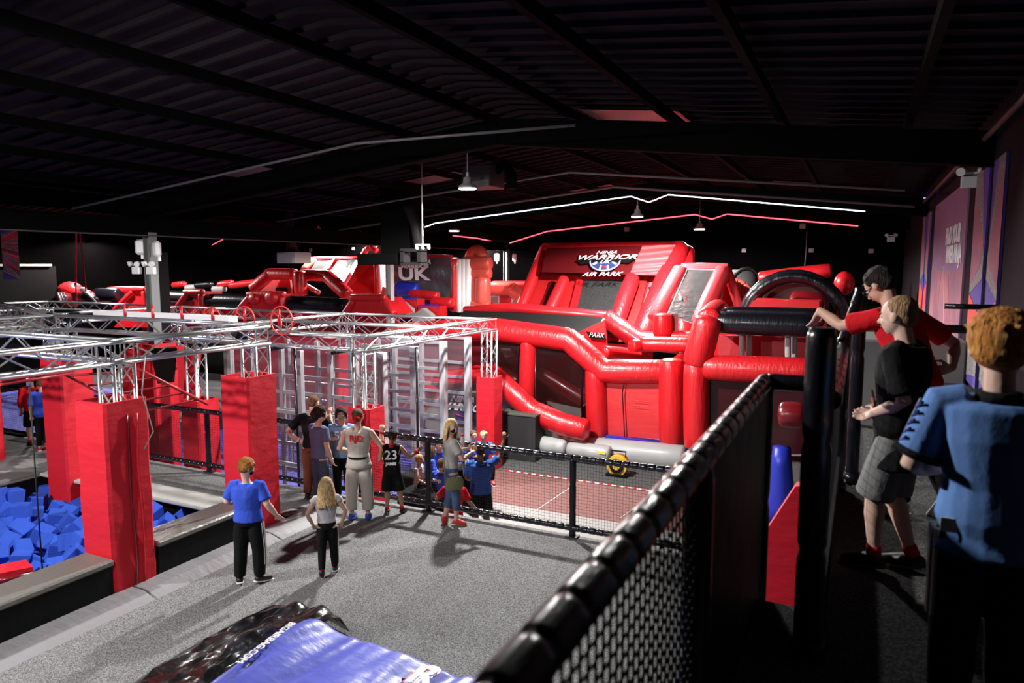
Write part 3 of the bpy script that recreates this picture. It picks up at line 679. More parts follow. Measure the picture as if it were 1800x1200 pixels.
a, b = aty(873, 727, 16.2), aty(941, 727, 16.2)
MB().bx(a.x, b.x, 16.2, 16.75, -1, a.z, .015).build('box_body', mat('charcoal_pad', (.028, .028, .03), .7, spec=.2), t)
MB().bx(a.x-.02, b.x+.02, 16.18, 16.77, a.z, a.z+.05, .01).build('box_top', mat('charcoal_top', (.09, .095, .085), .7, spec=.2), t)
# black benches the children sit on
# air blower
c = atz(1082, 838, -.99)+Vector((0, .2, 0)); t = thing('air_blower', c, 'round yellow and black air blower standing in front of the grey tube', 'blower')
YEL = mat('yellow_plastic', (.70, .42, .04), .45)
MB().tube([c+Vector((0, -.14, .25)), c+Vector((0, .14, .25))], .25, 20).build('housing', YEL, t)
MB().tube([c+Vector((0, -.17, .25)), c+Vector((0, -.14, .25))], .17, 20).build('intake_grille', BLKP, t)
MB().tube([c+Vector((0, -.18, .25)), c+Vector((0, -.17, .25))], .09, 16).build('hub', YEL, t)
MB().bx(c.x-.25, c.x+.25, c.y-.2, c.y+.2, c.z, c.z+.05).build('base', BLKP, t)
MB().tube([c+Vector((-.18, 0, .45)), c+Vector((-.18, 0, .58)), c+Vector((.18, 0, .58)), c+Vector((.18, 0, .45))], .02, 8).build('handle', BLKP, t)

# ================================================================ aluminium and acrylic climbing frames
def frame_wall(pts, ztop, label, zs=(-.4, .15, .7, 1.25), post=.11, plexi=True, pm=ALUB, zb=-1):
    c = sum((Vector((x, y, 0)) for x, y in pts), Vector())/len(pts)
    t = thing('acrylic_climber', (c.x, c.y, zb), label, 'climbing frame')
    for x, y in pts: MB().bx(x-post/2, x+post/2, y-post/2, y+post/2, zb, ztop, .006).build('post', pm, t)
    for (xa, ya), (xb, yb) in zip(pts[:-1], pts[1:]):
        A, B = Vector((xa, ya, 0)), Vector((xb, yb, 0)); d = B-A; L = d.length-post; a = math.atan2(d.y, d.x); Rz = Matrix.Rotation(a, 3, 'Z'); M_ = (A+B)/2
        for z in zs: MB().box((M_.x, M_.y, z), (L, .05, .07), Rz).build('crossbar', ALUB, t)
        if plexi: MB().box((M_.x, M_.y, (zb+.2+ztop)/2), (L, .012, ztop-zb-.25), Rz).build('acrylic_panel', PLEXI, t)
    return t
PALU = mat('pale_post_cover', (.42, .42, .45), .6, bump=(14, .4, (1, 1, .3)))
for k, (Y, lab) in enumerate(((11.62, 'nearest of the four tall-posted climbing walls under the right truss, clear panels'), (12.76, 'second tall-posted climbing wall from the near end, with pale front post'), (13.95, 'third tall-posted climbing wall from the near end, behind the woman with the mask'), (15.1, 'farthest tall-posted climbing wall, beside the far red column pad'))):
    t = frame_wall([(-9.95, Y), (-11.3, Y), (-12.2, Y)][:3 if k < 2 else 2], 2.27, lab, zs=(-.45, .12, .5, .86, 1.26, 1.62), post=.10)
    MB().bx(-8.68, -8.53, Y-.075, Y+.075, -1, 2.27, .01).build('front_post', PALU, t)
    for z in (-.45, .12, .5, .86, 1.26, 1.62): MB().bx(-9.9, -8.68, Y-.025, Y+.025, z-.035, z+.035).build('crossbar', ALUB, t)
    MB().bx(-9.9, -8.68, Y-.006, Y+.006, -.7, 2.25).build('acrylic_panel', PLEXI, t)
    MB().bx(-9.9, -8.6, Y-.03, Y+.03, 2.2, 2.26).build('top_bar', ALUB, t)
frame_wall([(-12.1, 10.95), (-10.15, 10.95), (-8.75, 10.95)], 2.3, 'clear acrylic wall just behind the group of people', zs=(-.1, 1.0))
MB().bx(-12.25, -12.1, 10.9, 11.05, -1, 2.35).build('steel_post', mat('raw_steel', (.18, .17, .17), .45, metal=.4), None, 'square grey steel post left of the tall red pad', 'post')
for k, (px, py, q, Y) in enumerate(((518, 612, 700, 10.4), (620, 622, 722, 10.5), (586, 616, 720, 12.9), (732, 610, 735, 12.0), (686, 618, 735, 13.3))):
    a = aty(px, py, Y); b = aty(px+3, q, Y); MB().tube([a, (a.x, a.y, -.9)], .028, 8).build('black_pole', BLK, None, ['leftmost thin black pole hanging under the lower truss', 'thin black pole beside the man with the headband', 'thin black pole behind the smiling boy', 'thin black pole between the two middle pale posts', 'thin black pole right of the truss column'][k], 'pole')
for k, (a, b) in enumerate((((476, 614), (508, 608)), ((583, 621), (612, 615)))):
    rail(aty(a[0], a[1], 10.2), aty(b[0], b[1], 10.6), .035, .1, .2).build('grab_bar', BLK, None, ['black grab bar hanging under the truss, left one', 'black grab bar hanging under the truss, right one'][k], 'bar')

# ================================================================ inflatables
def it(t, A, B, r, m=RED, name='tube', ends=.32, n=20, mid=1.03, up=None):
    A, B = Vector(A), Vector(B)
    d = (B-A).normalized(); e = min(r*ends*.3, (B-A).length*.3)
    A2, B2 = A+d*e, B-d*e
    return MB().tube([A2, A2.lerp(B2, .12), A2.lerp(B2, .5), A2.lerp(B2, .88), B2], [r*.95, r, r*mid, r, r*.95], n, ends=ends, up=up).build(name, m, t)
def pl(t, pts, r, m=RED, name='tube', **k):
    for a, b in zip(pts[:-1], pts[1:]): it(t, a, b, r, m, name, **k)
def mitre(t, pts, r, m=RED, name='tube', pinch=.95, ends=.3, n=22):
    P = [Vector(p) for p in pts]; out = [P[0]]; rad = [r*.96]
    for i in range(1, len(P)-1):
        a = (P[i-1]-P[i]).normalized(); b = (P[i+1]-P[i]).normalized(); d = min(r*.9, (P[i-1]-P[i]).length*.3, (P[i+1]-P[i]).length*.3)
        out += [P[i]+a*d, P[i], P[i]+b*d]; rad += [r*1.02, r*pinch*1.06, r*1.02]
    out.append(P[-1]); rad.append(r*.96)
    return MB().tube(out, rad, n, ends=ends).build(name, m, t)
def Q(Y, *pp): return [aty(x, y, Y) for x, y in pp]
def sheet(t, pts, m, name, th=.03, n=(0, 1, 0)): return MB().prism(pts, Vector(n)*th).build(name, m, t)
YF = 17.5
# --- A: the long front obstacle course
t = thing('inflatable_course', (-6, YF, -1), 'long red inflatable obstacle course with tinted windows, front and centre', 'inflatable')
top = Q(YF, (690, 585), (860, 577), (1000, 597), (1062, 652), (1168, 652)); r = .31
mitre(t, top[:4]+[top[4]+Vector((.2, 0, 0))], r, REDX, 'frame_tube')
a = Q(YF, (1183, 632), (1183, 775)); it(t, a[0]+Vector((0, -.15, 0)), a[1]+Vector((0, -.15, 0)), .31, REDX)
a = Q(YF, (1046, 650), (1050, 765)); it(t, a[0], a[1], .27, REDX)
a = Q(YF, (930, 592), (925, 705)); it(t, a[0], a[1], .23, RED)
low = Q(YF, (740, 610), (850, 660), (935, 728), (1000, 753), (1062, 765)); 
low = Q(YF-.75, (850, 645), (862, 655), (935, 722), (990, 746), (1030, 756))
mitre(t, low[1:], .29, REDX, 'lower_tube')
a = Q(YF, (800, 672), (845, 655)); it(t, a[0], a[1], .26)
# door panel
pts = Q(YF+.05, (1062, 655), (1172, 655), (1170, 772), (1060, 765)); sheet(t, pts, mat('door_vinyl', (.62, .03, .035), .4, bump=(4, .35, (1, 1, 2))), 'door_flap', .05)
o = MB(); q = Q(YF-.06, (1098, 768), (1094, 690), (1097, 672), (1103, 668), (1162, 670)); o.tube(q, .014, 6).build('zip', BLK, t)
q = Q(YF-.05, (1112, 703), (1140, 706), (1140, 715), (1112, 712)); MB().tube(q+[q[0]], .006, 4).build('sewn_patch_edge', PEACH, t)
pts = Q(YF-.1, (1060, 772), (1160, 785), (1160, 778), (1065, 765)); sheet(t, pts, BLUV, 'blue_sill', .25)
# windows
for k, pp in enumerate((((868, 590), (910, 590), (912, 690), (870, 655)), ((942, 592), (988, 592), (1023, 622), (1023, 742), (985, 735), (941, 703)))):
    pts = Q(YF, *pp); o = sheet(t, pts, VINCL, 'tinted_window', .015); MB().tube(pts+[pts[0]], .022, 6).build('window_frame', BLK, o)
# things seen inside through the windows
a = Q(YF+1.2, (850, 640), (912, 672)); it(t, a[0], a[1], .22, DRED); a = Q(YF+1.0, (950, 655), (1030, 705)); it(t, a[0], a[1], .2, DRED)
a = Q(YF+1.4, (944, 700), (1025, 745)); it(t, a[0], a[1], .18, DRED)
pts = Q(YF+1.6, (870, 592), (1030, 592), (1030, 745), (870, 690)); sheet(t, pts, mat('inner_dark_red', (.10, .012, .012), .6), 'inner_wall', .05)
pts = Q(YF+.9, (960, 705), (1020, 718), (1024, 738), (1010, 745)); sheet(t, pts, GRYV, 'inner_grey_panel', .05)
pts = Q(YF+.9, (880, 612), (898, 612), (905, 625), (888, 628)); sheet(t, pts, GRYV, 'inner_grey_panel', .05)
# roof netting and the far frame of the course
YB = 21.0
bt = Q(YB, (818, 546), (900, 541), (1066, 556), (1122, 598), (1212, 606)); r2 = .17
mitre(t, bt[:3], .17, RED, 'rear_frame_tube'); mitre(t, [bt[2]+Vector((0, 0, -.05)), bt[3], bt[4]], .30, REDX, 'rear_frame_tube')
g = [top[0]+Vector((1.6, 0, .2)), top[2]+Vector((0, 0, .28)), bt[2]+Vector((0, 0, .05)), bt[0]+Vector((0, 0, .05))]
GM = mat('black_mesh_roof', (.007, .009, .009), .7, spec=.15)
def rfn(u, v):
    p = g[0].lerp(g[1], u).lerp(g[3].lerp(g[2], u), v); sag = .35*math.sin(PI*v)*(.3+.9*u*u); return p-Vector((0, 0, sag))
MB().grid(rfn, 24, 8).build('roof_netting', GM, t)
MB().tube([rfn(1, k/10)+Vector((0, 0, .01)) for k in range(11)], .03, 6).build('netting_edge', WHV, t)
MB().tube([rfn(k/10, 0)+Vector((0, -.0, .02)) for k in range(11)], .025, 6).build('netting_edge', REDX, t)
# inner red wall seen under the netting
sheet(t, [aty(1008, 588, 18.8), aty(1062, 562, 18.8), aty(1070, 650, 18.8), aty(1010, 640, 18.8)], RED, 'inner_wall', .1)
o = sheet(t, [aty(1030, 582, 18.6), aty(1062, 588, 18.6), aty(1066, 598, 18.6), aty(1036, 594, 18.6)], BLKP, 'dark_banner', .03)
text('PARK', aty(1048, 589, 18.55), (1, 0, 0), (0, 0, 1), .13, TXT, parent=o, shear=.35)
for a, b in (((1185, 642), (1240, 600)), ((1062, 618), (1120, 625)), ((1110, 608), (1205, 602))): it(t, aty(a[0], a[1], 18.3), aty(b[0], b[1], 20), .18, REDX)
# grey base tubes
b = Q(YF-.1, (860, 735), (960, 780), (1198, 808)); it(t, b[0], b[1], .26, GRYV, 'base_tube'); it(t, aty(948, 783, YF-.15), aty(1203, 806, YF-.5), .34, GRYV, 'base_tube')
it(t, aty(948, 780, YF-.8), aty(995, 786, YF-.8), .22, GRYV, 'sausage_tube'); it(t, aty(1000, 789, YF-.8), aty(1072, 797, YF-.8), .2, GRYV, 'sausage_tube')
for px in (985, 1018): it(t, aty(px, 776, YF-.1), aty(px+2, 792, YF-.9), .1, GRYV, 'connector_tube'); MB().tube([aty(px-14, 777, YF-.5), aty(px+12, 780, YF-.5)], .03, 8).build('connector_clamp', BLK, t)
it(t, aty(1205, 815, YF-.6), aty(1275, 830, YF-.9), .34, GRYV, 'base_tube')
sheet(t, [aty(1050, 793, YF-1.02), aty(1064, 795, YF-1.02), aty(1064, 799, YF-1.02), aty(1052, 797, YF-1.02)], mat('yellow_label', (.75, .6, .05), .5), 'warning_label', .01)
# red-and-grey slide side with the banner, seen behind the climbing frames
pts = Q(YF-.6, (730, 745), (795, 668), (872, 650), (950, 735), (1000, 790), (870, 790)); sheet(t, pts, mat('grey_green_vinyl', (.30, .31, .27), .4, bump=(3, .4)), 'grey_side', .2)
bn = Q(YF-.75, (775, 690), (850, 690), (850, 740), (775, 740)); o = sheet(t, bn, mat('dark_green_vinyl', (.04, .045, .04), .35), 'banner', .02)
text('NINJA', aty(812, 702, YF-.8), (1, 0, 0), (0, 0, 1), .15, TXT, parent=o, shear=.4, wide=1.3, bold=.008)
text('WARRIOR', aty(812, 716, YF-.8), (1, 0, 0), (0, 0, 1), .2, TXT, parent=o, shear=.4, wide=1.2, bold=.01)
pts = Q(YF-.8, (800, 726), (832, 726), (826, 738), (806, 738)); sheet(o, pts, BLUV, 'crest', .01); MB().tube([aty(802, 728, YF-.83), aty(824, 736, YF-.83)], .02, 4).build('crest_stripe', RED, o)
it(t, aty(705, 740, YF-.7), aty(765, 672, YF-.7), .24, RED); it(t, aty(765, 668, YF-.7), aty(870, 655, YF-.7), .24, RED)
a = Q(19.0, (690, 600), (690, 760)); 
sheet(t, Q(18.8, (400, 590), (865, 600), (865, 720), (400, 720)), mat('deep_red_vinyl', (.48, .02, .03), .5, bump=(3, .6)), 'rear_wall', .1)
# --- B: right hand unit of the front course
t = thing('inflatable_course', (-2.6, 17, -1), 'red inflatable unit with a thick black crossbar roller, right of the door panel', 'inflatable')
a = Q(16.9, (1224, 640), (1224, 785)); it(t, a[0], a[1], .3, REDX); a = Q(16.9, (1224, 640), (1245, 560)); it(t, a[0], a[1], .33, REDX)
it(t, aty(1245, 562, 17), aty(1262, 545, 19), .3, REDX)
a = Q(16.9, (1240, 646), (1428, 652)); it(t, a[0], a[1], .3, REDX)
a = Q(17.2, (1262, 566), (1432, 572)); it(t, a[0], a[1], .27, BLK, 'black_roller'); a = Q(17.9, (1275, 548), (1435, 552)); it(t, a[0], a[1], .14, BLK, 'black_roller')
for px in (1304, 1317, 1385, 1396): it(t, aty(px, 588, 17.6 if px in (1304, 1385) else 17.9), aty(px, 632, 17.6 if px in (1304, 1385) else 17.9), .065, GRYV, 'grey_post')
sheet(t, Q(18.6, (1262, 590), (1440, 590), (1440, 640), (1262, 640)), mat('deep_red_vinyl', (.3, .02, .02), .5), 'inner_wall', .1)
pts = Q(17, (1243, 664), (1430, 670), (1430, 800), (1243, 800)); o = sheet(t, pts, mat('dark_tinted_window', (.035, .004, .006), .15), 'tinted_window', .02); MB().tube(pts+[pts[0]], .025, 6).build('window_frame', GRYV, o)
it(t, aty(1372, 728, 14.5), aty(1412, 730, 14.5), .25, DRED); it(t, aty(1320, 640, 19.5), aty(1440, 560, 19.5), .2, DRED)
sheet(t, Q(19.2, (1310, 545), (1440, 548), (1440, 530), (1325, 528)), RED, 'red_top', 1.2); it(t, aty(1330, 533, 20), aty(1440, 538, 20), .15, REDX)
MB().ell(aty(1383, 534, 19.7), (.35, .3, .1)).build('grey_bump', GRYV, t)
# --- C: black arch
t = thing('inflatable_arch', (-1.6, 21, 0), 'glossy black inflatable arch at the right, over red blocks', 'inflatable')
c = aty(1393, 570, 20.5); a0 = aty(1312, 560, 20.5); rx = (c.x-a0.x)*1.05; rz = aty(1393, 486, 20.5).z-c.z
pts = [c+Vector((rx*math.cos(a), 0, rz*math.sin(a))) for a in [PI-PI*k/8 for k in range(9)]]
MB().tube([c+Vector((rx*math.cos(a), 0, rz*math.sin(a))) for a in [PI-PI*k/40 for k in range(41)]], [.2-.012*(k % 5 == 0) for k in range(41)], 18, ends=.2).build('arch_tube', BLK, t)
for s, q in ((-1, pts[0]), (1, pts[-1])): it(t, q, Vector((q.x, q.y, -1)), .2, BLK, 'arch_leg')
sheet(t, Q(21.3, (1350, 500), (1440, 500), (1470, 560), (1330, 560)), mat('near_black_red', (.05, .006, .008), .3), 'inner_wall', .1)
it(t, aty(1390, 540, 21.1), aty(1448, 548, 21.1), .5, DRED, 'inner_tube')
# red pieces beyond
t = thing('inflatable_block', aty(1353, 500, 24), 'row of red inflatable humps behind the black arch', 'inflatable')
MB().bx(-2.9, -.9, 24, 24.8, -1, 3.1).build('base_block', DRED, t)
it(t, aty(1335, 489, 24), aty(1460, 475, 24), .22, RED); 
MB().ell(aty(1484, 498, 22), (.27, .3, .34)).build('inflatable_ball', RED, None, 'red rounded inflatable end right of the black arch', 'inflatable')
# ribbed red curve
t = thing('inflatable_dome', aty(1315, 545, 22.5), 'ribbed pale red curved inflatable between the small slide and the black arch', 'inflatable')
for k in range(7): it(t, aty(1292+k*5, 494+k*3.2, 22.5+.12*k), aty(1296+k*5, 560, 22.5+.12*k), .10, PEACH, 'rib')
for k in range(6):
    a = PI*.5*k/5; b = PI*.5*(k+1)/5; 
    it(t, aty(1285+40*math.sin(a), 535-42*math.cos(a), 23), aty(1285+40*math.sin(b), 535-42*math.cos(b), 23), .1, PEACH, 'curved_tube', ends=.3)
MB().bx(-4.6, -3.3, 22.6, 23.4, -1, 2.2).build('base_block', RED, t)
# far grey tube ring
t = thing('fabric_tunnel', aty(1310, 500, 27), 'grey fabric tunnel ring lying far back between slide and arch', 'tunnel')
c = aty(1312, 508, 27); m = MB()
pts = [c+Vector((.55*math.cos(a), .0, .75*math.sin(a))) for a in [2*PI*k/16 for k in range(17)]]; m.tube(pts, .07, 8).build('ring', BLKP, t)
MB().rings([(c+Vector((-.9*s, .3*s, 0)), Vector((.5, 0, 0)), Vector((0, 0, .7))) for s in (0.05, .5, 1)], 16).build('tunnel_skin', mat('tunnel_grey', (.13, .13, .13), .6), t)
MB().bx(c.x-.5, c.x+.5, 26.8, 27.3, -1, c.z-.7).build('base_block', BLKP, t)
# --- D: tall slide tower with banner
t = thing('inflatable_slide', (-8.4, 23.5, -1), 'tall red inflatable slide tower with a logo banner across its top', 'inflatable')
YT, YN = 25.0, 22.0     # top and bottom of the sloping face
def S(px, py, d=0):
    """point on the sloping face at picture height py between y 430 (far) and 600 (near)"""
    s = (py-430)/170; return aty(px, py, YT+(YN-YT)*s+d)
it(t, S(958, 436), S(912, 548), .2, REDX, 'side_tube'); it(t, S(1196, 436, -.1), S(1128, 592, -.1), .38, REDX, 'side_tube')
it(t, S(1206, 440, .2), S(1200, 590, .4), .3, REDX, 'side_tube')
it(t, aty(1193, 440, 24.6), aty(1193, 440, 26.2), .34, PEACH, 'top_tube'); it(t, S(955, 436, .3), S(1196, 434, .3), .2, RED, 'top_tube')
it(t, S(992, 490, -.2), S(960, 560, -.2), .21, REDX, 'lane_tube'); it(t, S(1112, 488, -.3), S(1080, 575, -.3), .27, REDX, 'lane_tube')
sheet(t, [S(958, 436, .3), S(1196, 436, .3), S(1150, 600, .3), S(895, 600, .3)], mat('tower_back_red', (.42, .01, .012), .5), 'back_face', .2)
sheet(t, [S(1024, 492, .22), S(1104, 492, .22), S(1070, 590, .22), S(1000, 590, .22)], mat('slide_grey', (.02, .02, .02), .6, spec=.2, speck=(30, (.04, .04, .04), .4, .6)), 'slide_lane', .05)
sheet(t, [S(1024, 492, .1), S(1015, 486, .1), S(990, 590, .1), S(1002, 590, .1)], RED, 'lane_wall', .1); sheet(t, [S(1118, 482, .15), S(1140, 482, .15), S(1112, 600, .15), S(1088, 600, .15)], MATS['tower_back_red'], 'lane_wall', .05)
MB().bx(-11, -6.5, 22.6, 24.6, -1, 1.2).build('base_block', RED, t)
# ladder steps
o = sheet(t, [S(1142, 496, .1), S(1152, 496, .1), S(1132, 590, .1), S(1114, 590, .1)], mat('step_grey', (.12, .12, .13), .5), 'ladder_strip', .06)
for k in range(8): s = k/7.5; MB().box(S(1146-s*22, 506+s*80, .02), (.2, .12, .07)).build('ladder_step', RED if k % 2 else BLKP, o)
o = sheet(t, [S(967, 494, .1), S(975, 494, .1), S(948, 590, .1), S(938, 590, .1)], MATS['near_black_red'], 'rope_slot', .06)
pts_b = [aty(962, 436, 24.3), aty(1187, 430, 24.3), aty(1160, 484, 23.6), aty(952, 478, 23.6)]
def bfn(u, v):
    p = pts_b[0].lerp(pts_b[1], u).lerp(pts_b[3].lerp(pts_b[2], u), v); return p+Vector((0, -.04*math.sin(v*7+u*4)*u-.05*math.sin(PI*v), 0))
def bfn2(u, v): return bfn(u*.76, v)
o = MB().grid(bfn2, 30, 10).build('banner', mat('dark_red_banner', (.085, .003, .005), .7, spec=.1, bump=(3, .4, (1, 1, 4))), t)  # banner red lowered to carry the shade it hangs in
MB().grid(lambda u, v: bfn(.76+u*.24, v)+Vector((0, -.03*math.sin(v*30+u*3), 0)), 12, 30).build('banner_end', mat('light_red_banner', (.60, .06, .07), .5, bump=(3, .6, (1, 1, 5))), o)
bx, bu = (pts_b[1]-pts_b[0]).normalized(), (pts_b[0]-pts_b[3]).normalized()
def logo(c, s, par, sub='AIR PARK'):
    """ninja logo: circle crest, dark wedge, three lines"""
    nrm = bx.cross(bu); L = lambda u, v, d=0: c+bx*u*s+bu*v*s+nrm*d
    ring = [L(.31*math.cos(a), .25*math.sin(a)-.03) for a in [PI+PI*k/28 for k in range(29)]]
    MB().tube(ring, .018*s, 6).build('crest_ring', mat('pale_blue_print', (.25, .30, .42), .5), par)
    MB().prism([L(.30*math.cos(a), .24*math.sin(a)-.03, -.005) for a in [PI+PI*k/24 for k in range(25)]], nrm*.004).build('crest_disc', mat('navy_print', (.02, .03, .14), .5), par)
    for u, v, a, mm in ((-.2, -.1, .5, TXT), (.2, -.1, -.5, TXT), (-.07, -.2, 1.4, TXT), (.08, -.2, 1.7, TXT), (0, -.19, 0, RED)):
        d = Vector((math.cos(a), math.sin(a), 0))*.05; MB().tube([L(u-d.x, v-d.y, .01), L(u+d.x, v+d.y, .01)], .02*s, 6).build('crest_ray', mm, par)
    MB().prism([L(-.62, .0, .004), L(.62, .02, .004), L(.5, -.1, .004), L(.2, -.07, .004), L(-.2, -.07, .004), L(-.48, -.12, .004)], nrm*.004).build('dark_wedge', BLKP, par)
    text('NINJA', L(0, .17, .02), bx, bu, .085*s, TXT, parent=par, shear=.35, wide=1.35, bold=.001)
    text('WARRIOR', L(0, .045, .02), bx, bu, .12*s, TXT, parent=par, shear=.35, wide=1.65, bold=.003)
    text('UK', L(0, -.075, .03), bx, bu, .085*s, TXT, parent=par, shear=.35, wide=1.3, bold=.002)
    if sub: text(sub, L(-.02, -.38, .02), bx, bu, .10*s, TXT, parent=par, shear=.35, wide=1.35, bold=.001)
logo(aty(1064, 456, 23.75), 1.75, o)
# --- E: small slide with clear panel
t = thing('inflatable_slide', (-4.4, 20.5, -1), 'smaller pale red inflatable slide with a clear crinkled panel, right of the tall tower', 'inflatable')
def S2(px, py, d=0): s = (py-465)/115; return aty(px, py, 21.3-1.3*s+d)
PNK = mat('shiny_red_vinyl', (.68, .05, .06), .3, bump=(3, .4, (1, 1, 3)), coat=.3)
it(t, S2(1198, 474), S2(1152, 562), .27, PNK, 'side_tube'); it(t, S2(1272, 474), S2(1226, 572), .25, PNK, 'side_tube'); it(t, S2(1198, 470), S2(1280, 471), .14, PNK, 'top_tube')
it(t, S2(1277, 472, .1), aty(1307, 560, 21.6), .14, PNK, 'rear_tube')
sheet(t, [aty(1279, 478, 21.6), aty(1262, 560, 21.4), aty(1303, 560, 21.9)], RED, 'side_wall', .1)
it(t, aty(1165, 553, 19.8), aty(1165, 590, 19.8), .27, REDX, 'foot_tube')
it(t, aty(1160, 590, 19.9), aty(1240, 592, 19.9), .15, REDX, 'foot_tube'); it(t, aty(1125, 604, 18.6), aty(1215, 606, 18.6), .2, REDX, 'foot_tube')
pts = [S2(1208, 473, -.15), S2(1256, 474, -.15), S2(1228, 572, -.2), S2(1173, 553, -.2)]
sheet(t, pts, mat('crinkled_clear_sheet', (.055, .052, .052), .25, alpha=.8, bump=(3, 1.0, (1, 1, 3))), 'clear_panel', .02); MB().tube(pts+[pts[0]], .02, 6).build('panel_frame', GRYV, t)
sheet(t, Q(19.9, (1170, 552), (1191, 552), (1191, 585), (1170, 585)), DRED, 'dark_panel', .05)
MB().prism(Q(20.4, (1205, 520), (1222, 545), (1204, 560)), (0, .3, 0)).build('inner_cone', RED, t); MB().prism(Q(20.4, (1193, 515), (1198, 522), (1198, 560), (1191, 560)), (0, .2, 0)).build('inner_post', WHV, t)
o = sheet(t, Q(19.85, (1192, 582), (1215, 583), (1215, 588), (1192, 587)), BLKP, 'label_strip', .02); 
# --- F: donut column and white ribbed pillar
t = thing('inflatable_gate', (-13, 24, -1), 'red inflatable gate with a white ribbed pillar and a doughnut top', 'inflatable')
YG = 23.0
it(t, aty(800, 455, YG), aty(800, 546, YG), .22, RED, 'red_pillar')
for k, px in enumerate((808, 815, 822)): it(t, aty(px, 456, YG+.05*k), aty(px, 548, YG+.05*k), .14, WHV, 'white_pillar')
c = aty(838, 453, YG+.5); pts = [c+Vector((.26*math.cos(a), 0, .26*math.sin(a))) for a in [2*PI*k/18 for k in range(19)]]
MB().tube(pts, .23, 14).build('doughnut', PEACH, t)
it(t, aty(815, 463, YG+.3), aty(862, 463, YG+.3), .26, PEACH, 'cross_tube'); it(t, aty(826, 480, YG+.3), aty(862, 480, YG+.3), .2, PEACH, 'cross_tube')
it(t, aty(849, 488, YG+.3), aty(848, 532, YG+.3), .3, PEACH, 'right_pillar'); it(t, aty(832, 486, YG+.3), aty(832, 535, YG+.3), .12, PEACH, 'inner_pillar'); it(t, aty(826, 534, YG+.2), aty(860, 534, YG+.2), .15, PEACH, 'sill_tube')
sheet(t, Q(YG+.6, (836, 488), (850, 488), (838, 515), (836, 530)), RED, 'inner_flap', .05)
# tube run right of it
t = thing('inflatable_course', aty(905, 530, 25), 'pale red inflatable tubes with small windows beside the far steel column', 'inflatable')
pl(t, Q(25, (858, 507), (905, 508)), .27, PEACH); it(t, aty(900, 508, 25), aty(925, 530, 25), .27, PEACH)
it(t, aty(866, 500, 26.5), aty(930, 500, 26.5), .15, RED)
for q in (((862, 520), (877, 520), (877, 538), (862, 538)), ((900, 521), (915, 532), (915, 545), (900, 540))): o = sheet(t, Q(25, *q), VINGR, 'window', .02); MB().tube(Q(25, *q)+Q(25, q[0]), .02, 5).build('window_frame', WHV, o)
it(t, aty(858, 520, 25.1), aty(858, 545, 25.1), .1, PEACH); sheet(t, Q(25.4, (856, 510), (925, 510), (925, 545), (856, 545)), RED, 'inner_wall', .1)
MB().bx(-14.9, -12.9, 25.4, 25.9, -1, 1.9).build('base_block', RED, t)
# --- G: dark tarpaulin with lettering
t = thing('tarpaulin', aty(740, 500, 22.5), 'sagging dark grey tarpaulin lettered NINJA WARRIOR UK left of the white pillar', 'tarpaulin')
tp = [aty(683, 452, 22.6), aty(793, 452, 22.6), aty(792, 528, 22.6), aty(683, 487, 22.6)]
def tfn(u, v):
    p = tp[0].lerp(tp[1], u).lerp(tp[3].lerp(tp[2], u), v); return p+Vector((0, -.05*math.sin(u*9+v*5)-.03*math.sin(v*14-u*6), -.12*math.sin(PI*u)*v*v))
MB().grid(tfn, 30, 14).build('sheet', mat('glossy_grey_tarp', (.07, .065, .075), .22, bump=(7, 1.0), coat=.6), t)
ob = aty(737, 485, 22.35)
text('UK', aty(727, 482, 22.3), (1, 0, 0), (0, 0, 1), .48, TXT, parent=t, shear=-.05, wide=1.5, bold=.02); text('WARRIOR', aty(728, 468, 22.3), (1, 0, .02), (0, 0, 1), .14, TXT, parent=t, wide=1.4, shear=.3, bold=.006); text('NINJA', aty(742, 461, 22.3), (1, 0, .02), (0, 0, 1), .16, TXT, parent=t, wide=1.2, shear=.3, bold=.006)
it(t, aty(700, 450, 22.7), aty(795, 451, 22.7), .07, RED, 'top_tube')
# blue and red blocks under the tarp
t = thing('inflatable_blocks', aty(735, 545, 21), 'blue and red inflatable blocks in the shade under the dark tarpaulin', 'inflatable')
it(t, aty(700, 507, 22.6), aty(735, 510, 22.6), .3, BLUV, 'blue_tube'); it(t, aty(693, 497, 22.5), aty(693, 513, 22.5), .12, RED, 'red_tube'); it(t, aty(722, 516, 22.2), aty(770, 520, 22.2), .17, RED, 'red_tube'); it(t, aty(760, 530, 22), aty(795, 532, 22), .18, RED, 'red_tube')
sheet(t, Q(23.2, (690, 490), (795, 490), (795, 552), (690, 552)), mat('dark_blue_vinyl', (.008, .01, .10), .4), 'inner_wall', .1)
for (x0, x1, y, mm) in ((696, 733, 526, RED), (735, 772, 538, RED)):
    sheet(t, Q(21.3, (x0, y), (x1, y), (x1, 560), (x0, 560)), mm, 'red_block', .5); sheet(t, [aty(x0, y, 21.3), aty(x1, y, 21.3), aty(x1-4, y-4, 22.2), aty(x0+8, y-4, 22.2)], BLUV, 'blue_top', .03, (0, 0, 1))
for cx, cy in ((714, 545), (750, 556)): MB().prism(Q(21.2, (cx-17, cy-3), (cx, cy-15), (cx+15, cy-3), (cx+15, cy+12), (cx-17, cy+12)), (0, -.3, 0)).build('grey_peak', GRYV, t)
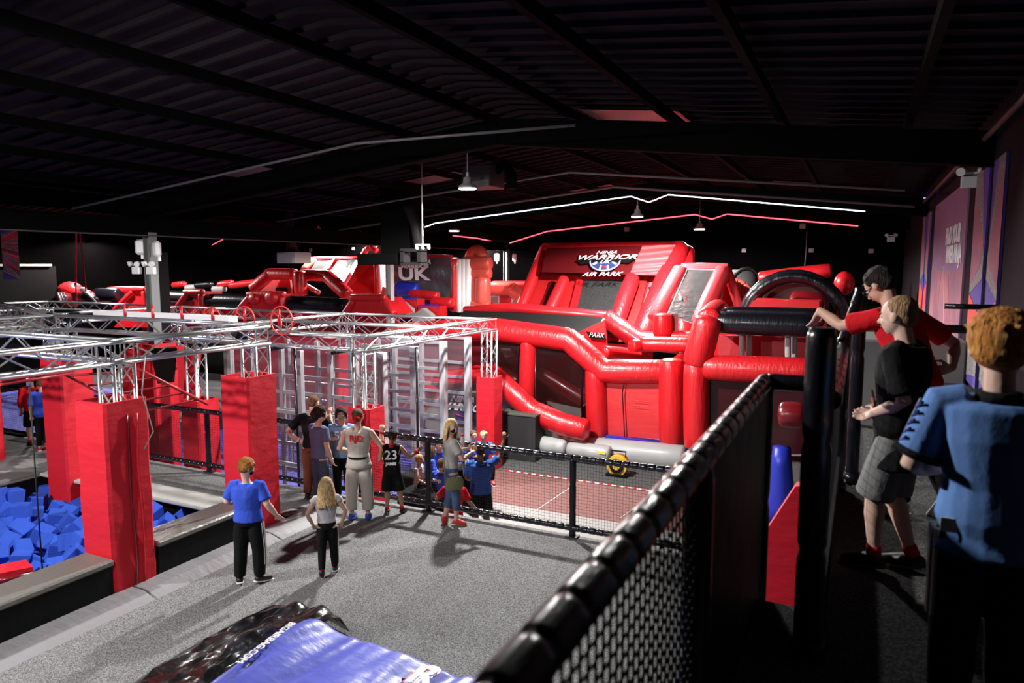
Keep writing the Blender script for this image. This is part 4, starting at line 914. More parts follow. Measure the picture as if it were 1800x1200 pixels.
# --- H: left slide house and arches
t = thing('inflatable_slide', (-17.5, 23.5, -1), 'red inflatable slide with two clear crinkled panels, left of the cream column', 'inflatable')
def S3(px, py, d=0): s = (py-455)/70; return aty(px, py, 24.5-2*s+d)
it(t, S3(552, 457), S3(535, 476), .2, PEACH, 'side_tube'); it(t, S3(552, 456, .2), S3(632, 456, .2), .14, RED, 'top_tube'); it(t, S3(590, 457), S3(578, 477), .13, RED, 'lane_tube'); it(t, S3(628, 460, -.2), S3(602, 505, -.2), .1, WHV, 'side_trim')
for q in (((556, 458), (584, 458), (573, 476), (546, 474)), ((595, 458), (626, 456), (601, 498), (578, 480))): sheet(t, [S3(*p, -.1) for p in q], MATS['crinkled_clear_sheet'], 'clear_panel', .02)
MB().prism([aty(632, 456, 22.8), aty(660, 456, 23.2), aty(668, 520, 22.4), aty(602, 520, 22)], (0, 1.2, 0)).build('side_wall', mat('slide_side_red', (.58, .02, .025), .45, bump=(3, .3)), t)
it(t, aty(662, 462, 22.5), aty(664, 520, 22.5), .13, RED, 'pillar')
for k in range(5): a, b = PI*.95-k*.45, PI*.95-(k+1)*.45; cc = aty(652, 455, 24.5); it(t, cc+Vector((.42*math.cos(a), 0, .48*math.sin(a))), cc+Vector((.42*math.cos(b), 0, .48*math.sin(b))), .12, PEACH if k < 2 else RED, 'top_curve', ends=.3)
MB().ell(aty(660, 427, 23.8), (.11, .1, .2)).build('white_floodlight', WHT, None, 'small white floodlight above the curved top of the left slide', 'light')
t = thing('inflatable_arch', (-19, 21.5, -1), 'wide red inflatable A-frame arches with a round centre post', 'inflatable')
it(t, aty(444, 508, 21.2), aty(476, 481, 21.4), .24, REDX); it(t, aty(470, 481, 21.4), aty(520, 482, 21.4), .22, REDX); it(t, aty(530, 483, 21.4), aty(578, 484, 21.4), .22, REDX); it(t, aty(574, 484, 21.4), aty(612, 519, 21), .25, REDX)
it(t, aty(527, 478, 21), aty(529, 518, 21), .25, RED, 'centre_post'); it(t, aty(535, 500, 21.5), aty(560, 514, 21), .09, PEACH, 'brace')
sheet(t, Q(21.8, (455, 492), (510, 492), (512, 516), (445, 516)), MATS['tower_back_red'], 'inner_wall', .1); sheet(t, Q(21.7, (484, 505), (505, 505), (505, 512), (484, 512)), BLKP, 'dark_gap', .05)
# --- I: the long row of black rollers and red wedges
t = thing('inflatable_course', (-18, 20, -1), 'long inflatable course of black rollers between red wedge blocks, behind the trusses', 'inflatable')
YR = 19.6
def wedgeblock(px0, px1, pt, pb, s0, s1, m=REDX, Y=YR):
    """block seen from the front: narrower at the top"""
    A = Q(Y-.25, (px0-s0, pb), (px1+s1, pb), (px1, pt), (px0, pt))
    mb = MB(); mb.prism(A, (0, .9, 0)); mb.build('wedge_block', m, t)
    it(t, A[0]+Vector((.15, 0, 0)), A[3]+Vector((.1, 0, -.1)), .13, m, 'seam_tube'); it(t, A[2]+Vector((-.1, 0, -.1)), A[1]+Vector((-.15, 0, 0)), .13, m, 'seam_tube'); it(t, A[3], A[2], .12, m, 'seam_tube')
for a, b, y0, y1 in ((170, 210, 517, 518), (262, 350, 521, 524), (355, 450, 528, 530), (500, 610, 532, 538)): it(t, aty(a, y0, YR), aty(b, y1, YR), .27, BLK, 'black_roller')
wedgeblock(232, 256, 508, 545, 34, 8); wedgeblock(325, 357, 513, 550, 24, 4); wedgeblock(436, 500, 517, 556, 30, 2); wedgeblock(618, 678, 523, 552, 18, 22, Y=YR-.2)
for px, py, ww in ((447, 525, .2), (478, 523, .25)): MB().ell(aty(px, py, YR-.35), (ww*1.3, .15, ww)).build('bulge', REDX, t)
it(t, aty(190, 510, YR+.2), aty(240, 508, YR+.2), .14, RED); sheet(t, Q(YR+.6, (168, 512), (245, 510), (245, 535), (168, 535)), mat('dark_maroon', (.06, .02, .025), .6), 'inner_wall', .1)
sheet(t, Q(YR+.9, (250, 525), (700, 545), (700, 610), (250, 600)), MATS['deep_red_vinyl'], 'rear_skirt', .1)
sheet(t, Q(YR-.4, (226, 545), (300, 545), (300, 575), (200, 575)), RED, 'front_skirt', .1)
# small humps far behind
t = thing('inflatable_block', aty(420, 505, 26), 'distant red and black inflatable humps behind the black rollers', 'inflatable')
for a, b, mm in (((305, 501), (325, 499), RED), ((385, 500), (408, 497), RED), ((405, 502), (450, 496), RED), ((328, 506), (345, 505), GRYV), ((375, 508), (395, 507), GRYV), ((345, 502), (372, 500), BLK)): it(t, aty(a[0], a[1], 23.5), aty(b[0], b[1], 23.5), .15, mm)
MB().bx(-29, -21.5, 23.4, 24, -1, 2.6).build('base_block', BLKP, t)
# --- J: red ball-ended piece at far left
t = thing('inflatable_ball', (-24, 17.5, -1), 'red ball-shaped inflatable hung on red straps, at the far left', 'inflatable')
c = aty(124, 517, 17.5); MB().ell(c, (.55, .5, .5)).build('ball', RED, t); it(t, aty(94, 519, 17.5), aty(112, 520, 17.5), .22, RED); it(t, aty(135, 519, 17.2), aty(158, 522, 17.2), .26, RED)
it(t, aty(150, 520, 17.0), aty(166, 530, 17.0), .2, BLK, 'black_end'); MB().tube([aty(152, 513, 16.8), aty(170, 532, 16.8)], .035, 6).build('white_trim', WHV, t)
mb = MB()
for k in range(9): mb.box(aty(102+(k % 3)*5+(k//3)*2, 516+(k//3)*5, 16.9), (.09, .06, .09))
mb.build('printed_marks', WHV, t); MB().box(aty(115, 522, 16.9), (.22, .05, .07)).build('printed_marks', WHV, t); MB().ell(aty(146, 509, 17), (.13, .13, .1)).build('white_patch', WHV, t)
# red things standing between rig columns on the left (hanging obstacles)
def hang(px, py0, py1, w, Y, label, m=PAD, name='hanging_bag'):
    a = aty(px, py0, Y); b = aty(px, py1, Y); rr = w/2*Y/F*1.0*math.sqrt(1+(a.x/a.y)**2)
    mb = MB(); mb.rings([(a.lerp(b, s), Vector((rr*q, 0, 0)), Vector((0, rr*.5*q, 0))) for s, q in ((0, .6), (.08, 1), (.4, .75), (.6, .95), (.9, 1), (1, .7))], 14); mb.build(name, m, None, label, 'obstacle')
hang(338, 612, 722, 36, 12.6, 'red contoured climbing board left of the middle truss column, with holes'); hang(236, 612, 700, 50, 11.3, 'red padded obstacle hanging behind the nearest truss column')
sheet(thing('black_drape', aty(285, 640, 10.1), 'black cloth drape hanging behind the rig between red obstacles', 'drape'), Q(10.1, (262, 612), (308, 612), (303, 672), (277, 674)), BLKP, 'drape_cloth', .05)
MB().tube([aty(255, 560, 17), aty(440, 600, 13.5)], .04, 8).build('hanging_bar', RB, None, 'long thin red bar strung between the two truss rigs', 'bar')

# ================================================================ air bag at the bottom of the picture
t = thing('air_bag', (-3.5, 4.5, 0), 'big violet-blue crumpled air bag cover lying on the carpet at the bottom', 'air bag')
BAG = mat('violet_blue_nylon', (.10, .12, .55), .38, bump=(2.2, .6, (1, 2, 1)), coat=.1)
x0, x1, y0, y1 = -5.12, -1.0, 1.0, 5.45
def hbag(u, v):
    x = x0+(x1-x0)*u; y = y0+(y1-y0)*v
    ex = min(1, (x-x0)/.16); ey = min(1, (y1-y)/.14); e = math.sqrt(max(0, 1-(1-ex)**2))*math.sqrt(max(0, 1-(1-ey)**2))
    z = .32+.03*math.sin(x*3.1+1)+.02*math.sin(x*5.3+y*1.7)+.05*math.exp(-((x+4.9)**2)/.05)*1.2
    z += .09*noise.noise(Vector((x*1.6, y*.9, 2)))-.05*abs(noise.noise(Vector((x*4.5-y*.8, y*1.1, 7))))
    y += .06*math.sin(x*2.4+.6)*v
    return (x-.25*(1-v)*(1-u)**3, y, z*e)
o = MB().grid(hbag, 110, 110).build('bag_cover', BAG, t)
c = atz(470, 1131, .38); text('BIGAIRBAG.COM', c+Vector((0, 0, .02)), (.10, -1, .0), (1, .1, 0), .075, TXT, parent=t, bold=.003)
c = atz(742, 1192, .42); text('R', c+Vector((0, -.03, .04)), (1, .25, 0), (-.2, 1, 0), .26, RED, parent=t, shear=.3, bold=.035); text('R', c+Vector((0, -.03, .048)), (1, .25, 0), (-.2, 1, 0), .26, TXT, parent=t, shear=.3, bold=.012)
MB().prism([atz(706, 1197, .41), atz(722, 1185, .41), atz(736, 1188, .41), atz(722, 1199, .41)], (0, 0, .03)).build('dark_print', mat('navy_print', (.02, .03, .14), .5), t)
TARP = mat('glossy_black_plastic', (.006, .006, .006), .25, bump=(5, .6, (1, 1, 1)), coat=.35)
def htarp(u, v):
    x = -6.12+1.25*u; y = 1.0+4.95*v
    ex = min(1, u/.1); ey = min(1, (1-v)/.03)
    z = .04+.24*u*ex+.10*noise.noise(Vector((x*3, y*2.2, 1)))+.06*abs(noise.noise(Vector((x*8, y*6, 4))))
    return (x+.05*math.sin(y*2.2), y+.1*math.sin(x*3), max(.004, z*min(1, ey+.1)*(.2+.8*ex)))
MB().grid(htarp, 40, 110).build('plastic_sheet', TARP, None, 'shiny crumpled black plastic sheet beside the blue air bag', 'sheet')

# ================================================================ people
SKIN = mat('light_skin', (.60, .36, .27), .5, spec=.3); SKINP = mat('pale_skin', (.68, .44, .36), .5, spec=.3); SKIND = mat('brown_skin', (.16, .075, .045), .5, spec=.3); SKINM = mat('tan_skin', (.42, .23, .15), .5, spec=.3)
def cloth(name, c, b=.9): return mat(name, c, .85, spec=.15, bump=(7, b, (1, 1, .6)), sheen=.2)
HAIRB = lambda n, c, c2: mat(n, c, .65, spec=.2, speck=(30, c2, .4, .6), bump=(25, .9, (4, 4, .6)))
GINGER = HAIRB('ginger_hair', (.45, .16, .03), (.62, .28, .07)); BLOND = HAIRB('blond_hair', (.52, .32, .13), (.75, .54, .28)); DARKH = HAIRB('dark_hair', (.012, .008, .007), (.03, .02, .015)); BROWNH = HAIRB('brown_hair', (.10, .045, .02), (.16, .08, .035)); SHORTB = HAIRB('short_brown_hair', (.08, .05, .03), (.14, .09, .05)); FAIRH = HAIRB('fair_cropped_hair', (.30, .17, .09), (.42, .26, .14))
EYEW = mat('eye_white', (.8, .8, .8), .3); IRIS = mat('iris', (.03, .02, .015), .2); LIP = mat('lips', (.45, .14, .12), .5)
WHITE_SOLE = mat('white_sole', (.75, .75, .72), .6)
DEF = dict(pel=(0, 0, .53), wai=(0, 0, .61), che=(0, 0, .72), nb=(0, -.005, .815), hd=(0, .012, .93),
           sL=(-.108, 0, .795), eL=(-.135, -.012, .63), wL=(-.13, .04, .49), sR=(.108, 0, .795), eR=(.135, -.012, .63), wR=(.13, .04, .49),
           hL=(-.052, 0, .50), kL=(-.056, .012, .28), aL=(-.06, -.012, .045), tL=(-.068, .085, .018),
           hR=(.052, 0, .50), kR=(.056, .012, .28), aR=(.06, -.012, .045), tR=(.068, .085, .018))
def V(p): return Vector(p)
def rem(o, vox, sm=3, fac=.5):
    m = o.modifiers.new('remesh', 'REMESH'); m.mode = 'VOXEL'; m.voxel_size = vox; m.use_smooth_shade = True
    if sm: k = o.modifiers.new('smooth', 'SMOOTH'); k.iterations = sm; k.factor = fac
def person(px, py, z0, phi, H, label, pose={}, skin=SKIN, top=None, bottom=None, shoe=None, hair=None, hyaw=0, hpit=0, hroll=0, vox=.013, face=True, hs=1.0, fat=1.0, at=None, mask=None, curl=.5, extra=None, handdir={}):
    p0 = V(at) if at else atz(px, py, z0)
    d = math.atan2(p0.y, p0.x) - math.radians(phi)         # facing direction in the hall
    J = {k: V(v)*H for k, v in {**DEF, **pose}.items()}
    kid = 1.0 if H > 1.55 else 1.0+(1.55-H)*.35
    hh = H/7.4*kid*hs
    Rh = Matrix.Rotation(math.radians(-hyaw), 3, 'Z') @ Matrix.Rotation(math.radians(-hpit), 3, 'X') @ Matrix.Rotation(math.radians(hroll), 3, 'Y')
    hc = J['hd']; Hd = lambda x, y, z: hc+Rh @ V((x*hh, y*hh, z*hh))
    h = H*fat
    sx = (J['sR']-J['sL']).normalized(); px_ = (J['hR']-J['hL']).normalized()
    def fr(x, c, up): y = up.cross(x).normalized(); return y
    def torso(mb, k=0.0, z_from=0, z_to=1, flare=0, drop=0):
        """rings from crotch to neck; k extra radius"""
        spine = [J['pel']-V((0, 0, .05*H)), J['pel'], J['wai'], J['che'], (J['sL']+J['sR'])/2*.6+J['nb']*.4-V((0, 0, .012*H)), J['nb']+V((0, 0, .0))]
        rx = [.070, .088, .074, .094, .100, .036]; ry = [.052, .060, .052, .062, .052, .032]
        rs = []; n = len(spine)
        for i, c in enumerate(spine):
            s = i/(n-1); x = px_.lerp(sx, min(1, s*1.3)).normalized(); t = (spine[min(i+1, n-1)]-spine[max(i-1, 0)]).normalized(); x = (x-t*x.dot(t)).normalized(); y = t.cross(x)
            f = h if i < 5 else H
            rs.append((c, x*(rx[i]*f+k), y*(ry[i]*f+k)))
        # densify
        out = []
        for (c0, a0, b0), (c1, a1, b1) in zip(rs[:-1], rs[1:]):
            for q in (0, .33, .66): out.append((c0.lerp(c1, q), a0.lerp(a1, q), b0.lerp(b1, q)))
        out.append(rs[-1]); i0 = int(z_from*(len(out)-1)); i1 = int(z_to*(len(out)-1))
        out = out[i0:i1+1]
        if flare: c, a, b = out[0]; out[0] = (c, a*(1+flare), b*(1+flare))
        if drop: c, a, b = out[0]; out.insert(0, (c-V((0, 0, drop*H)), a*1.22, b*1.15))
        mb.rings(out, 18)
    def limb(mb, pts, rad, k=0): 
        mb.tube(pts, [r*h+k for r in rad], 12, ends=.9)
    def seg(a, b, s): return a.lerp(b, s)
    body = MB(); torso(body)
    body.tube([J['nb']-V((0, 0, .03*H)), J['nb'], Hd(0, -.1, -.22)], [.034*H, .032*H, .030*H*max(1, kid*.95)], 12, ends=.5)
    # head: skull, jaw, nose, ears
    body.ell(Hd(0, -.04, .1), (.355*hh, .43*hh, .40*hh), Rh, 20, 14); body.ell(Hd(0, .08, -.13), (.29*hh, .31*hh, .33*hh), Rh, 18, 12)
    body.ell(Hd(0, .17, -.33), (.15*hh, .15*hh, .13*hh), Rh)
    body.tube([Hd(0, .34, .05), Hd(0, .42, -.08), Hd(0, .445, -.13)], [.035*hh, .055*hh, .065*hh], 8, ends=.8)
    for s in (-1, 1):
        body.ell(Hd(s*.37, -.03, -.03), (.045*hh, .085*hh, .13*hh), Rh, 10, 8); body.ell(Hd(s*.16, .27, -.12), (.09*hh, .09*hh, .08*hh), Rh, 10, 8)
    for L in 'LR':
        s, e, w_ = J['s'+L], J['e'+L], J['w'+L]
        body.tube([s, seg(s, e, .3), e, seg(e, w_, .35), w_], [.031*h, .030*h, .024*h, .0245*h, .0165*H], 12, ends=.9)
        # hand
        a = (w_-e).normalized(); a = V(handdir.get(L, a)).normalized()
        side = (a.cross(V((0, 1, .2)))) if abs(a.y) < .8 else a.cross(V((0, 0, 1))); side.normalize(); nrm = side.cross(a).normalized()
        sg = -1 if L == 'L' else 1
        hl = .052*H; palm_e = w_+a*hl*.95
        body.rings([(w_, side*.016*H, nrm*.012*H), (w_+a*hl*.4, side*.025*H, nrm*.011*H), (palm_e, side*.025*H, nrm*.009*H)], 10)
        cu = curl
        for i, (o_, ln) in enumerate(((-.75, .8), (-.25, .95), (.25, 1.0), (.75, .78))):
            b0 = palm_e-a*hl*.1+side*o_*.024*H; l = ln*.050*H; d1 = (a*math.cos(cu*.7)+nrm*math.sin(cu*.7)+side*o_*.12).normalized(); d2 = (a*math.cos(cu*1.6)+nrm*math.sin(cu*1.6)+side*o_*.1).normalized()
            body.tube([b0, b0+d1*l*.5, b0+d1*l*.5+d2*l*.5], [.0062*H, .0056*H, .0046*H], 7, ends=.8)
        b0 = w_+a*hl*.35+side*.022*H*(1 if L == 'L' else -1)
        body.tube([b0, b0+(a*.6+side*.7*(1 if L == 'L' else -1)+nrm*.2)*.026*H, b0+(a*1.5+side*.8*(1 if L == 'L' else -1)+nrm*.4)*.026*H], [.0075*H, .0068*H, .0052*H], 7, ends=.8)
        hp, kn, an, to = J['h'+L], J['k'+L], J['a'+L], J['t'+L]
        body.tube([hp, seg(hp, kn, .3), seg(hp, kn, .7), kn, seg(kn, an, .3), seg(kn, an, .75), an], [.050*h, .050*h, .038*h, .032*h, .034*h, .022*h, .021*H], 14, ends=.7)
        body.tube([an+V((0, 0, -.01*H)), seg(an, to, .5), to], [.024*H, .022*H, .016*H], 10, ends=.8)
    o = body.build('person', skin, None, label, 'person', local=True); rem(o, vox, 2)
    o.location = p0; o.rotation_euler = (0, 0, d-PI/2)
    if shoe != 'none_' and not at: pass
    def part(mb, name, m, v=None, sm=2, lab=None):
        q = mb.build(name, m, o, lab, local=True)
        if v: rem(q, v, sm)
        return q
    K = .010+.006*H
    if top:
        mb = MB(); torso(mb, K*top.get('loose', 1), top.get('from', .12), .985, top.get('flare', .06), top.get('drop', 0)); sl = top.get('sleeve', .6)
        mb.tube([J['nb']-V((0, 0, .035*H)), J['nb']+V((0, 0, .002*H))], [.05*H, .041*H], 12)
        for L in 'LR':
            s, e, w_ = J['s'+L], J['e'+L], J['w'+L]
            if sl <= 0: mb.tube([seg(J['nb'], s, .4), seg(J['nb'], s, .85)], [.036*h+K*.6, .032*h+K*.4], 12, ends=.4); continue
            pts = [seg(J['nb'], s, .55), s, seg(s, e, min(sl, 1)*.5), seg(s, e, min(sl, 1))]; rd = [.028*h+K*.6, .032*h+K*.7, .031*h+K*.8, .031*h+K*1.15]
            if sl > 1: pts += [seg(e, w_, .5), seg(e, w_, sl-1)]; rd[-1] = .028*h+K; rd += [.026*h+K*.8, .02*h+K*.8]
            mb.tube(pts, rd, 14, cap=True, ends=.15)
        q = part(mb, top.get('name', 't_shirt'), top['m'], vox, 2)
        if top.get('text'):
            for (tx, zz, size, mm, back) in top['text']:
                yy = -1 if back else 1; c = J['che']+V((0, yy*(.064*h+K*1.25+.012), zz*H))
                text(tx, c, (-yy, 0, 0), (0, 0, 1), size, mm, parent=q, local=True, ext=.004, bold=.003, name='shirt_print', shear=top.get('shear', 0))
    if bottom:
        mb = MB(); lg = bottom.get('len', 1.9); lo = bottom.get('loose', 1)
        torso(mb, K*.75*lo, 0, .40, 0)
        for L in 'LR':
            hp, kn, an = J['h'+L], J['k'+L], J['a'+L]
            if lg <= 1: pts = [hp, seg(hp, kn, lg*.5), seg(hp, kn, lg)]; rd = [.054*h, .052*h+K*lo*.6, .046*h+K*lo]
            else:
                f = lg-1; pts = [hp, seg(hp, kn, .5), kn, seg(kn, an, f*.5), seg(kn, an, f)]; rd = [.052*h, .048*h+K*lo*.6, .036*h+K*lo*.8, .034*h+K*lo*.8, .026*h+K*lo*.9]
            mb.tube(pts, rd, 14, ends=.1)
        q = part(mb, bottom.get('name', 'trousers'), bottom['m'], vox, 2)
        if bottom.get('stripes'):
            for L, off in bottom['stripes']:
                hp, kn, an = J['h'+L], J['k'+L], J['a'+L]; sg = -1 if L == 'L' else 1
                for e_ in off:
                    P = []
                    for i in range(15):
                        s = i/14*bottom.get('slen', 1.7); c = seg(hp, kn, s) if s < 1 else seg(kn, an, s-1); r = ((.050*h+K*lo*.6)*(1-s*.12)-.003) if s < 1 else ((.040*h+K*lo*.75)*(1-(s-1)*.15)-.003)
                        P.append(c+V((sg*math.cos(e_), math.sin(e_), 0))*(r+.004))
                    MB().tube(P, bottom.get('sr', .0085), 5).build('leg_stripe', WHITE_SOLE, q, local=True)
    if shoe:
        for L in 'LR':
            an, to = J['a'+L], J['t'+L]; dd = (to-an); 
            mb = MB(); u = V((0, 0, .01*H))
            mb.tube([an-dd*.28-V((0, 0, .012*H)), an+dd*.1-V((0, 0, .004*H)), seg(an, to, .55)-V((0, 0, .002*H)), to], [.024*H, .031*H, .027*H, .021*H], 14, ends=.7); mb.tube([an-V((0, 0, .01*H)), an+V((0, 0, .018*H))], [.028*H, .027*H], 12)
            q = part(mb, 'shoe', shoe[0], vox*.8, 2)
            n_ = V((0, 0, -1)) if abs(dd.normalized().z) < .75 else (V((0, dd.z, -dd.y))).normalized()*-1
            mb = MB(); a0 = an-dd*.42+n_*.030*H; a1 = to+dd*.12+n_*.014*H
            mb.tube([a0, seg(a0, a1, .5), a1], [.024*H, .030*H, .024*H], 14, ends=.6, up=n_, flat=.35)
            mb.build('sole', shoe[1], q, local=True)
            if len(shoe) > 2 and shoe[2]:
                MB().tube([an+V((0, 0, .012*H)), an+(J['k'+L]-an).normalized()*.05*H], [.026*H, .0245*H], 12).build('sock', shoe[2], o, local=True)
    if hair:
        st, hm = hair; mb = MB(); rr = random.Random(len(label))
        cap = lambda k=0.0, back=0, z=.17, low=0: mb.ell(Hd(0, -.10-back, z), ((.375+k)*hh, (.40+k)*hh, (.385+k)*hh), Rh, 18, 12)
        if st in ('short', 'crop', 'mop'):
            k = {'crop': .0, 'short': .03, 'mop': .075}[st]; cap(k)
            mb.ell(Hd(0, -.22, -.02), ((.32+k)*hh, (.26+k)*hh, (.30)*hh), Rh)
            if st != 'crop':
                for i in range(46 if st == 'mop' else 22):
                    a = rr.uniform(0, 2*PI); b = rr.uniform(.1, 1.25); p = V(((.36+k)*math.sin(b)*math.cos(a), -.08+(.40+k)*math.sin(b)*math.sin(a), .16+(.36+k)*math.cos(b)))
                    q = p+V((math.cos(a)*.09, math.sin(a)*.1, rr.uniform(-.08, .05))); mb.tube([Hd(*p), Hd(*q)], [.06*hh, .02*hh], 6, ends=.6)
        if st in ('long', 'straight'):
            cap(.035); n = 30; dr = 1.55 if st == 'long' else 1.15
            for i in range(n):
                a = PI*(-.08+1.16*i/(n-1)); x = math.cos(a); y = -math.sin(a); ln = dr*(1.0 + .12*rr.uniform(-1, 1))
                p0_, p1, p2, p3 = Hd(x*.2, y*.25-.05, .5), Hd(x*.40, y*.40-.04, .12), Hd(x*.48, y*.42-.07, -.35), Hd(x*(.46 if st != 'long' else .62)+rr.uniform(-.05, .05), y*.44-.16, -.35-ln*.65)
                p3 = V((p3.x, p3.y, min(p3.z, hc.z-.5*hh)))
                mb.tube([p0_, p1, p2, p3], [.06*hh, .085*hh, .085*hh, .035*hh], 6, ends=.6)
        if st == 'bob':
            cap(.05)
            for i in range(26):
                a = PI*(-.12+1.24*i/25); x = math.cos(a); y = -math.sin(a)
                mb.tube([Hd(x*.2, y*.25-.05, .5), Hd(x*.41, y*.40-.02, .1), Hd(x*.42, y*.40, -.32+.05*rr.uniform(-1, 1))], [.06*hh, .08*hh, .05*hh], 6, ends=.6)
        if st == 'curly':
            cap(.05)
            for i in range(70):
                a = rr.uniform(0, 2*PI); b = rr.uniform(0, 1.9); x, y, z = math.sin(b)*math.cos(a), math.sin(b)*math.sin(a), math.cos(b)
                if y > .45 and z < .55: continue
                mb.ell(Hd(x*.46, y*.5-.14, z*.48+.08), rr.uniform(.09, .17)*hh, None, 8, 6)
            mb.ell(Hd(0, -.42, -.2), (.3*hh, .24*hh, .26*hh), Rh)
        if st == 'bun': cap(.03); mb.ell(Hd(0, -.5, .35), .17*hh); mb.ell(Hd(0, -.25, -.05), (.33*hh, .25*hh, .25*hh), Rh)
        part(mb, 'hair', hm, min(vox, .012) if st not in ('long', 'straight') else .010, 1)
    if face:
        for s in (-1, 1):
            e = MB().ell(Hd(s*.145, .335, .02), (.052*hh, .045*hh, .032*hh), Rh, 10, 8).build('eye', EYEW, o, local=True)
            MB().ell(Hd(s*.145, .372, .02), (.024*hh, .015*hh, .026*hh), Rh, 10, 6).build('iris', IRIS, e, local=True)
            MB().tube([Hd(s*.07, .375, .11), Hd(s*.15, .375, .13), Hd(s*.23, .32, .10)], .014*hh, 6).build('eyebrow', hair[1] if hair else DARKH, o, local=True)
        if not mask: MB().tube([Hd(-.1, .36, -.235), Hd(0, .395, -.24), Hd(.1, .36, -.235)], [.016*hh, .028*hh, .016*hh], 8).build('lips', LIP, o, local=True)
    if mask:
        mb = MB(); mb.ell(Hd(0, .17, -.19), (.275*hh, .29*hh, .21*hh), Rh, 18, 12); q = part(mb, 'face_mask', mask[0], .008, 2)
        for s in (-1, 1): MB().tube([Hd(s*.25, .22, -.1), Hd(s*.36, .0, .03)], .01*hh, 5).build('ear_loop', mask[0], q, local=True)
        if len(mask) > 1:
            for a in (-.12, 0, .12): MB().tube([Hd(a, .465, -.12), Hd(a*.3, .47, -.2), Hd(a*1.2, .43, -.3)], .014*hh, 5).build('mask_pattern', mask[1], q, local=True)
    if extra: extra(o, J, Hd, H, hh, K, Rh)
    return o
def band(name, c, ax, r, m, o, w=.012):
    ax = V(ax).normalized(); return MB().tube([c-ax*w, c+ax*w], r, 14).build(name, m, o, local=True)
BLUET = cloth('royal_blue_cloth', (.045, .10, .62)); BLACKC = cloth('black_cloth', (.007, .007, .008)); WHITEC = cloth('off_white_cloth', (.55, .52, .52)); SLATE = cloth('slate_blue_cloth', (.10, .115, .20)); LBLUE = cloth('pale_blue_cloth', (.20, .30, .47))
GI = cloth('cream_karate_cotton', (.50, .47, .41), .8); JEANS = cloth('blue_denim', (.07, .115, .21), .8); REDC = cloth('red_cloth', (.62, .012, .02)); GREYC = cloth('grey_marl_cloth', (.20, .20, .20)); BEIGE = cloth('beige_grey_cloth', (.36, .34, .32)); NAVYJ = cloth('slate_trousers_cloth', (.055, .07, .11)); KHAKI = cloth('khaki_cloth', (.22, .23, .12), 1); OLIVE = cloth('olive_suede', (.16, .15, .03)); BROWNP = cloth('rust_brown_cloth', (.12, .035, .02)); SKYB = cloth('sky_blue_jersey', (.12, .24, .56), .35)
BLKSH = mat('black_trainer', (.01, .01, .011), .45); BLUSH = mat('blue_shoe', (.02, .09, .5), .5); WHSH = mat('white_trainer', (.7, .7, .68), .5); REDSH = mat('red_trainer', (.5, .03, .04), .5)
# 1 boy in blue
person(441, 1024, 0, 22, 1.60, 'ginger boy in a royal blue T-shirt and black striped tracksuit trousers',
    dict(eL=(-.165, .0, .66), wL=(-.12, .11, .62), eR=(.165, -.03, .655), wR=(.215, .02, .55), aL=(-.075, -.03, .045), tL=(-.11, .05, .018), kL=(-.068, .0, .28), aR=(.075, .0, .045), tR=(.135, .07, .018), kR=(.07, .01, .28)),
    SKINP, dict(m=BLUET, sleeve=.75, loose=1.5, **{'from': .16}), dict(m=BLACKC, loose=1.3, stripes=[('R', (.3, -.05, -.4))], slen=1.5, sr=.0055), (BLKSH, WHITE_SOLE), ('mop', GINGER), hyaw=48, hpit=18, fat=1.12, mask=(BLACKC,), curl=.25,
    handdir={'R': (.45, .45, -.7)})
# 2 blonde girl
person(577, 1008, 0, 0, 1.27, 'blonde girl in a white top and black leggings walking away over the carpet',
    dict(eL=(-.19, -.03, .66), wL=(-.135, .03, .52), eR=(.19, -.03, .66), wR=(.15, .03, .52), kL=(-.055, -.01, .28), aL=(-.062, -.10, .065), tL=(-.062, -.05, .0), kR=(.06, .03, .28), aR=(.07, .02, .045), tR=(.09, .10, .018)),
    SKIN, dict(m=WHITEC, sleeve=.25, loose=1.2, **{'from': .28}), dict(m=BLACKC, name='leggings', loose=.6, stripes=[('R', (.1,))], slen=1.8), (BLKSH, WHITE_SOLE, REDC), ('long', BLOND), hyaw=-12, hpit=8, face=False, vox=.011, hs=1.05)
# 3 man in a white karate jacket
def gi(o, J, Hd, H, hh, K, Rh):
    c = J['pel'].lerp(J['wai'], .55); MB().rings([(c+V((0, 0, z)), V((.097*H, 0, 0)), V((0, .078*H, 0))) for z in (-.018, .018)], 20).build('black_belt', BLACKC, o, local=True)
    MB().rings([(J['pel']+V((0, 0, z*H)), V((r*H, 0, 0)), V((0, r*.78*H, 0))) for z, r in ((-.045, .118), (-.01, .108), (.035, .095))], 20).build('jacket_skirt', GI, o, local=True)
    MB().rings([(Hd(0, -.03, .10+z), Rh @ V((.39*hh, 0, 0)), Rh @ V((0, .45*hh, 0))) for z in (-.05, .05)], 20).build('headband', REDC, o, local=True)
    m = MB(); m.ell(Hd(0, -.5, .05), .07*hh); m.tube([Hd(0, -.5, .05), Hd(.25, -.62, .0), Hd(.42, -.6, -.1)], [.04*hh, .07*hh, .05*hh], 6); m.tube([Hd(0, -.5, .03), Hd(.03, -.6, -.2), Hd(.0, -.58, -.4)], [.04*hh, .08*hh, .06*hh], 6); m.build('headband_knot', REDC, o, local=True)
    band('red_wristband', J['wR'].lerp(J['eR'], .12), J['wR']-J['eR'], .021*H, REDC, o, .022)
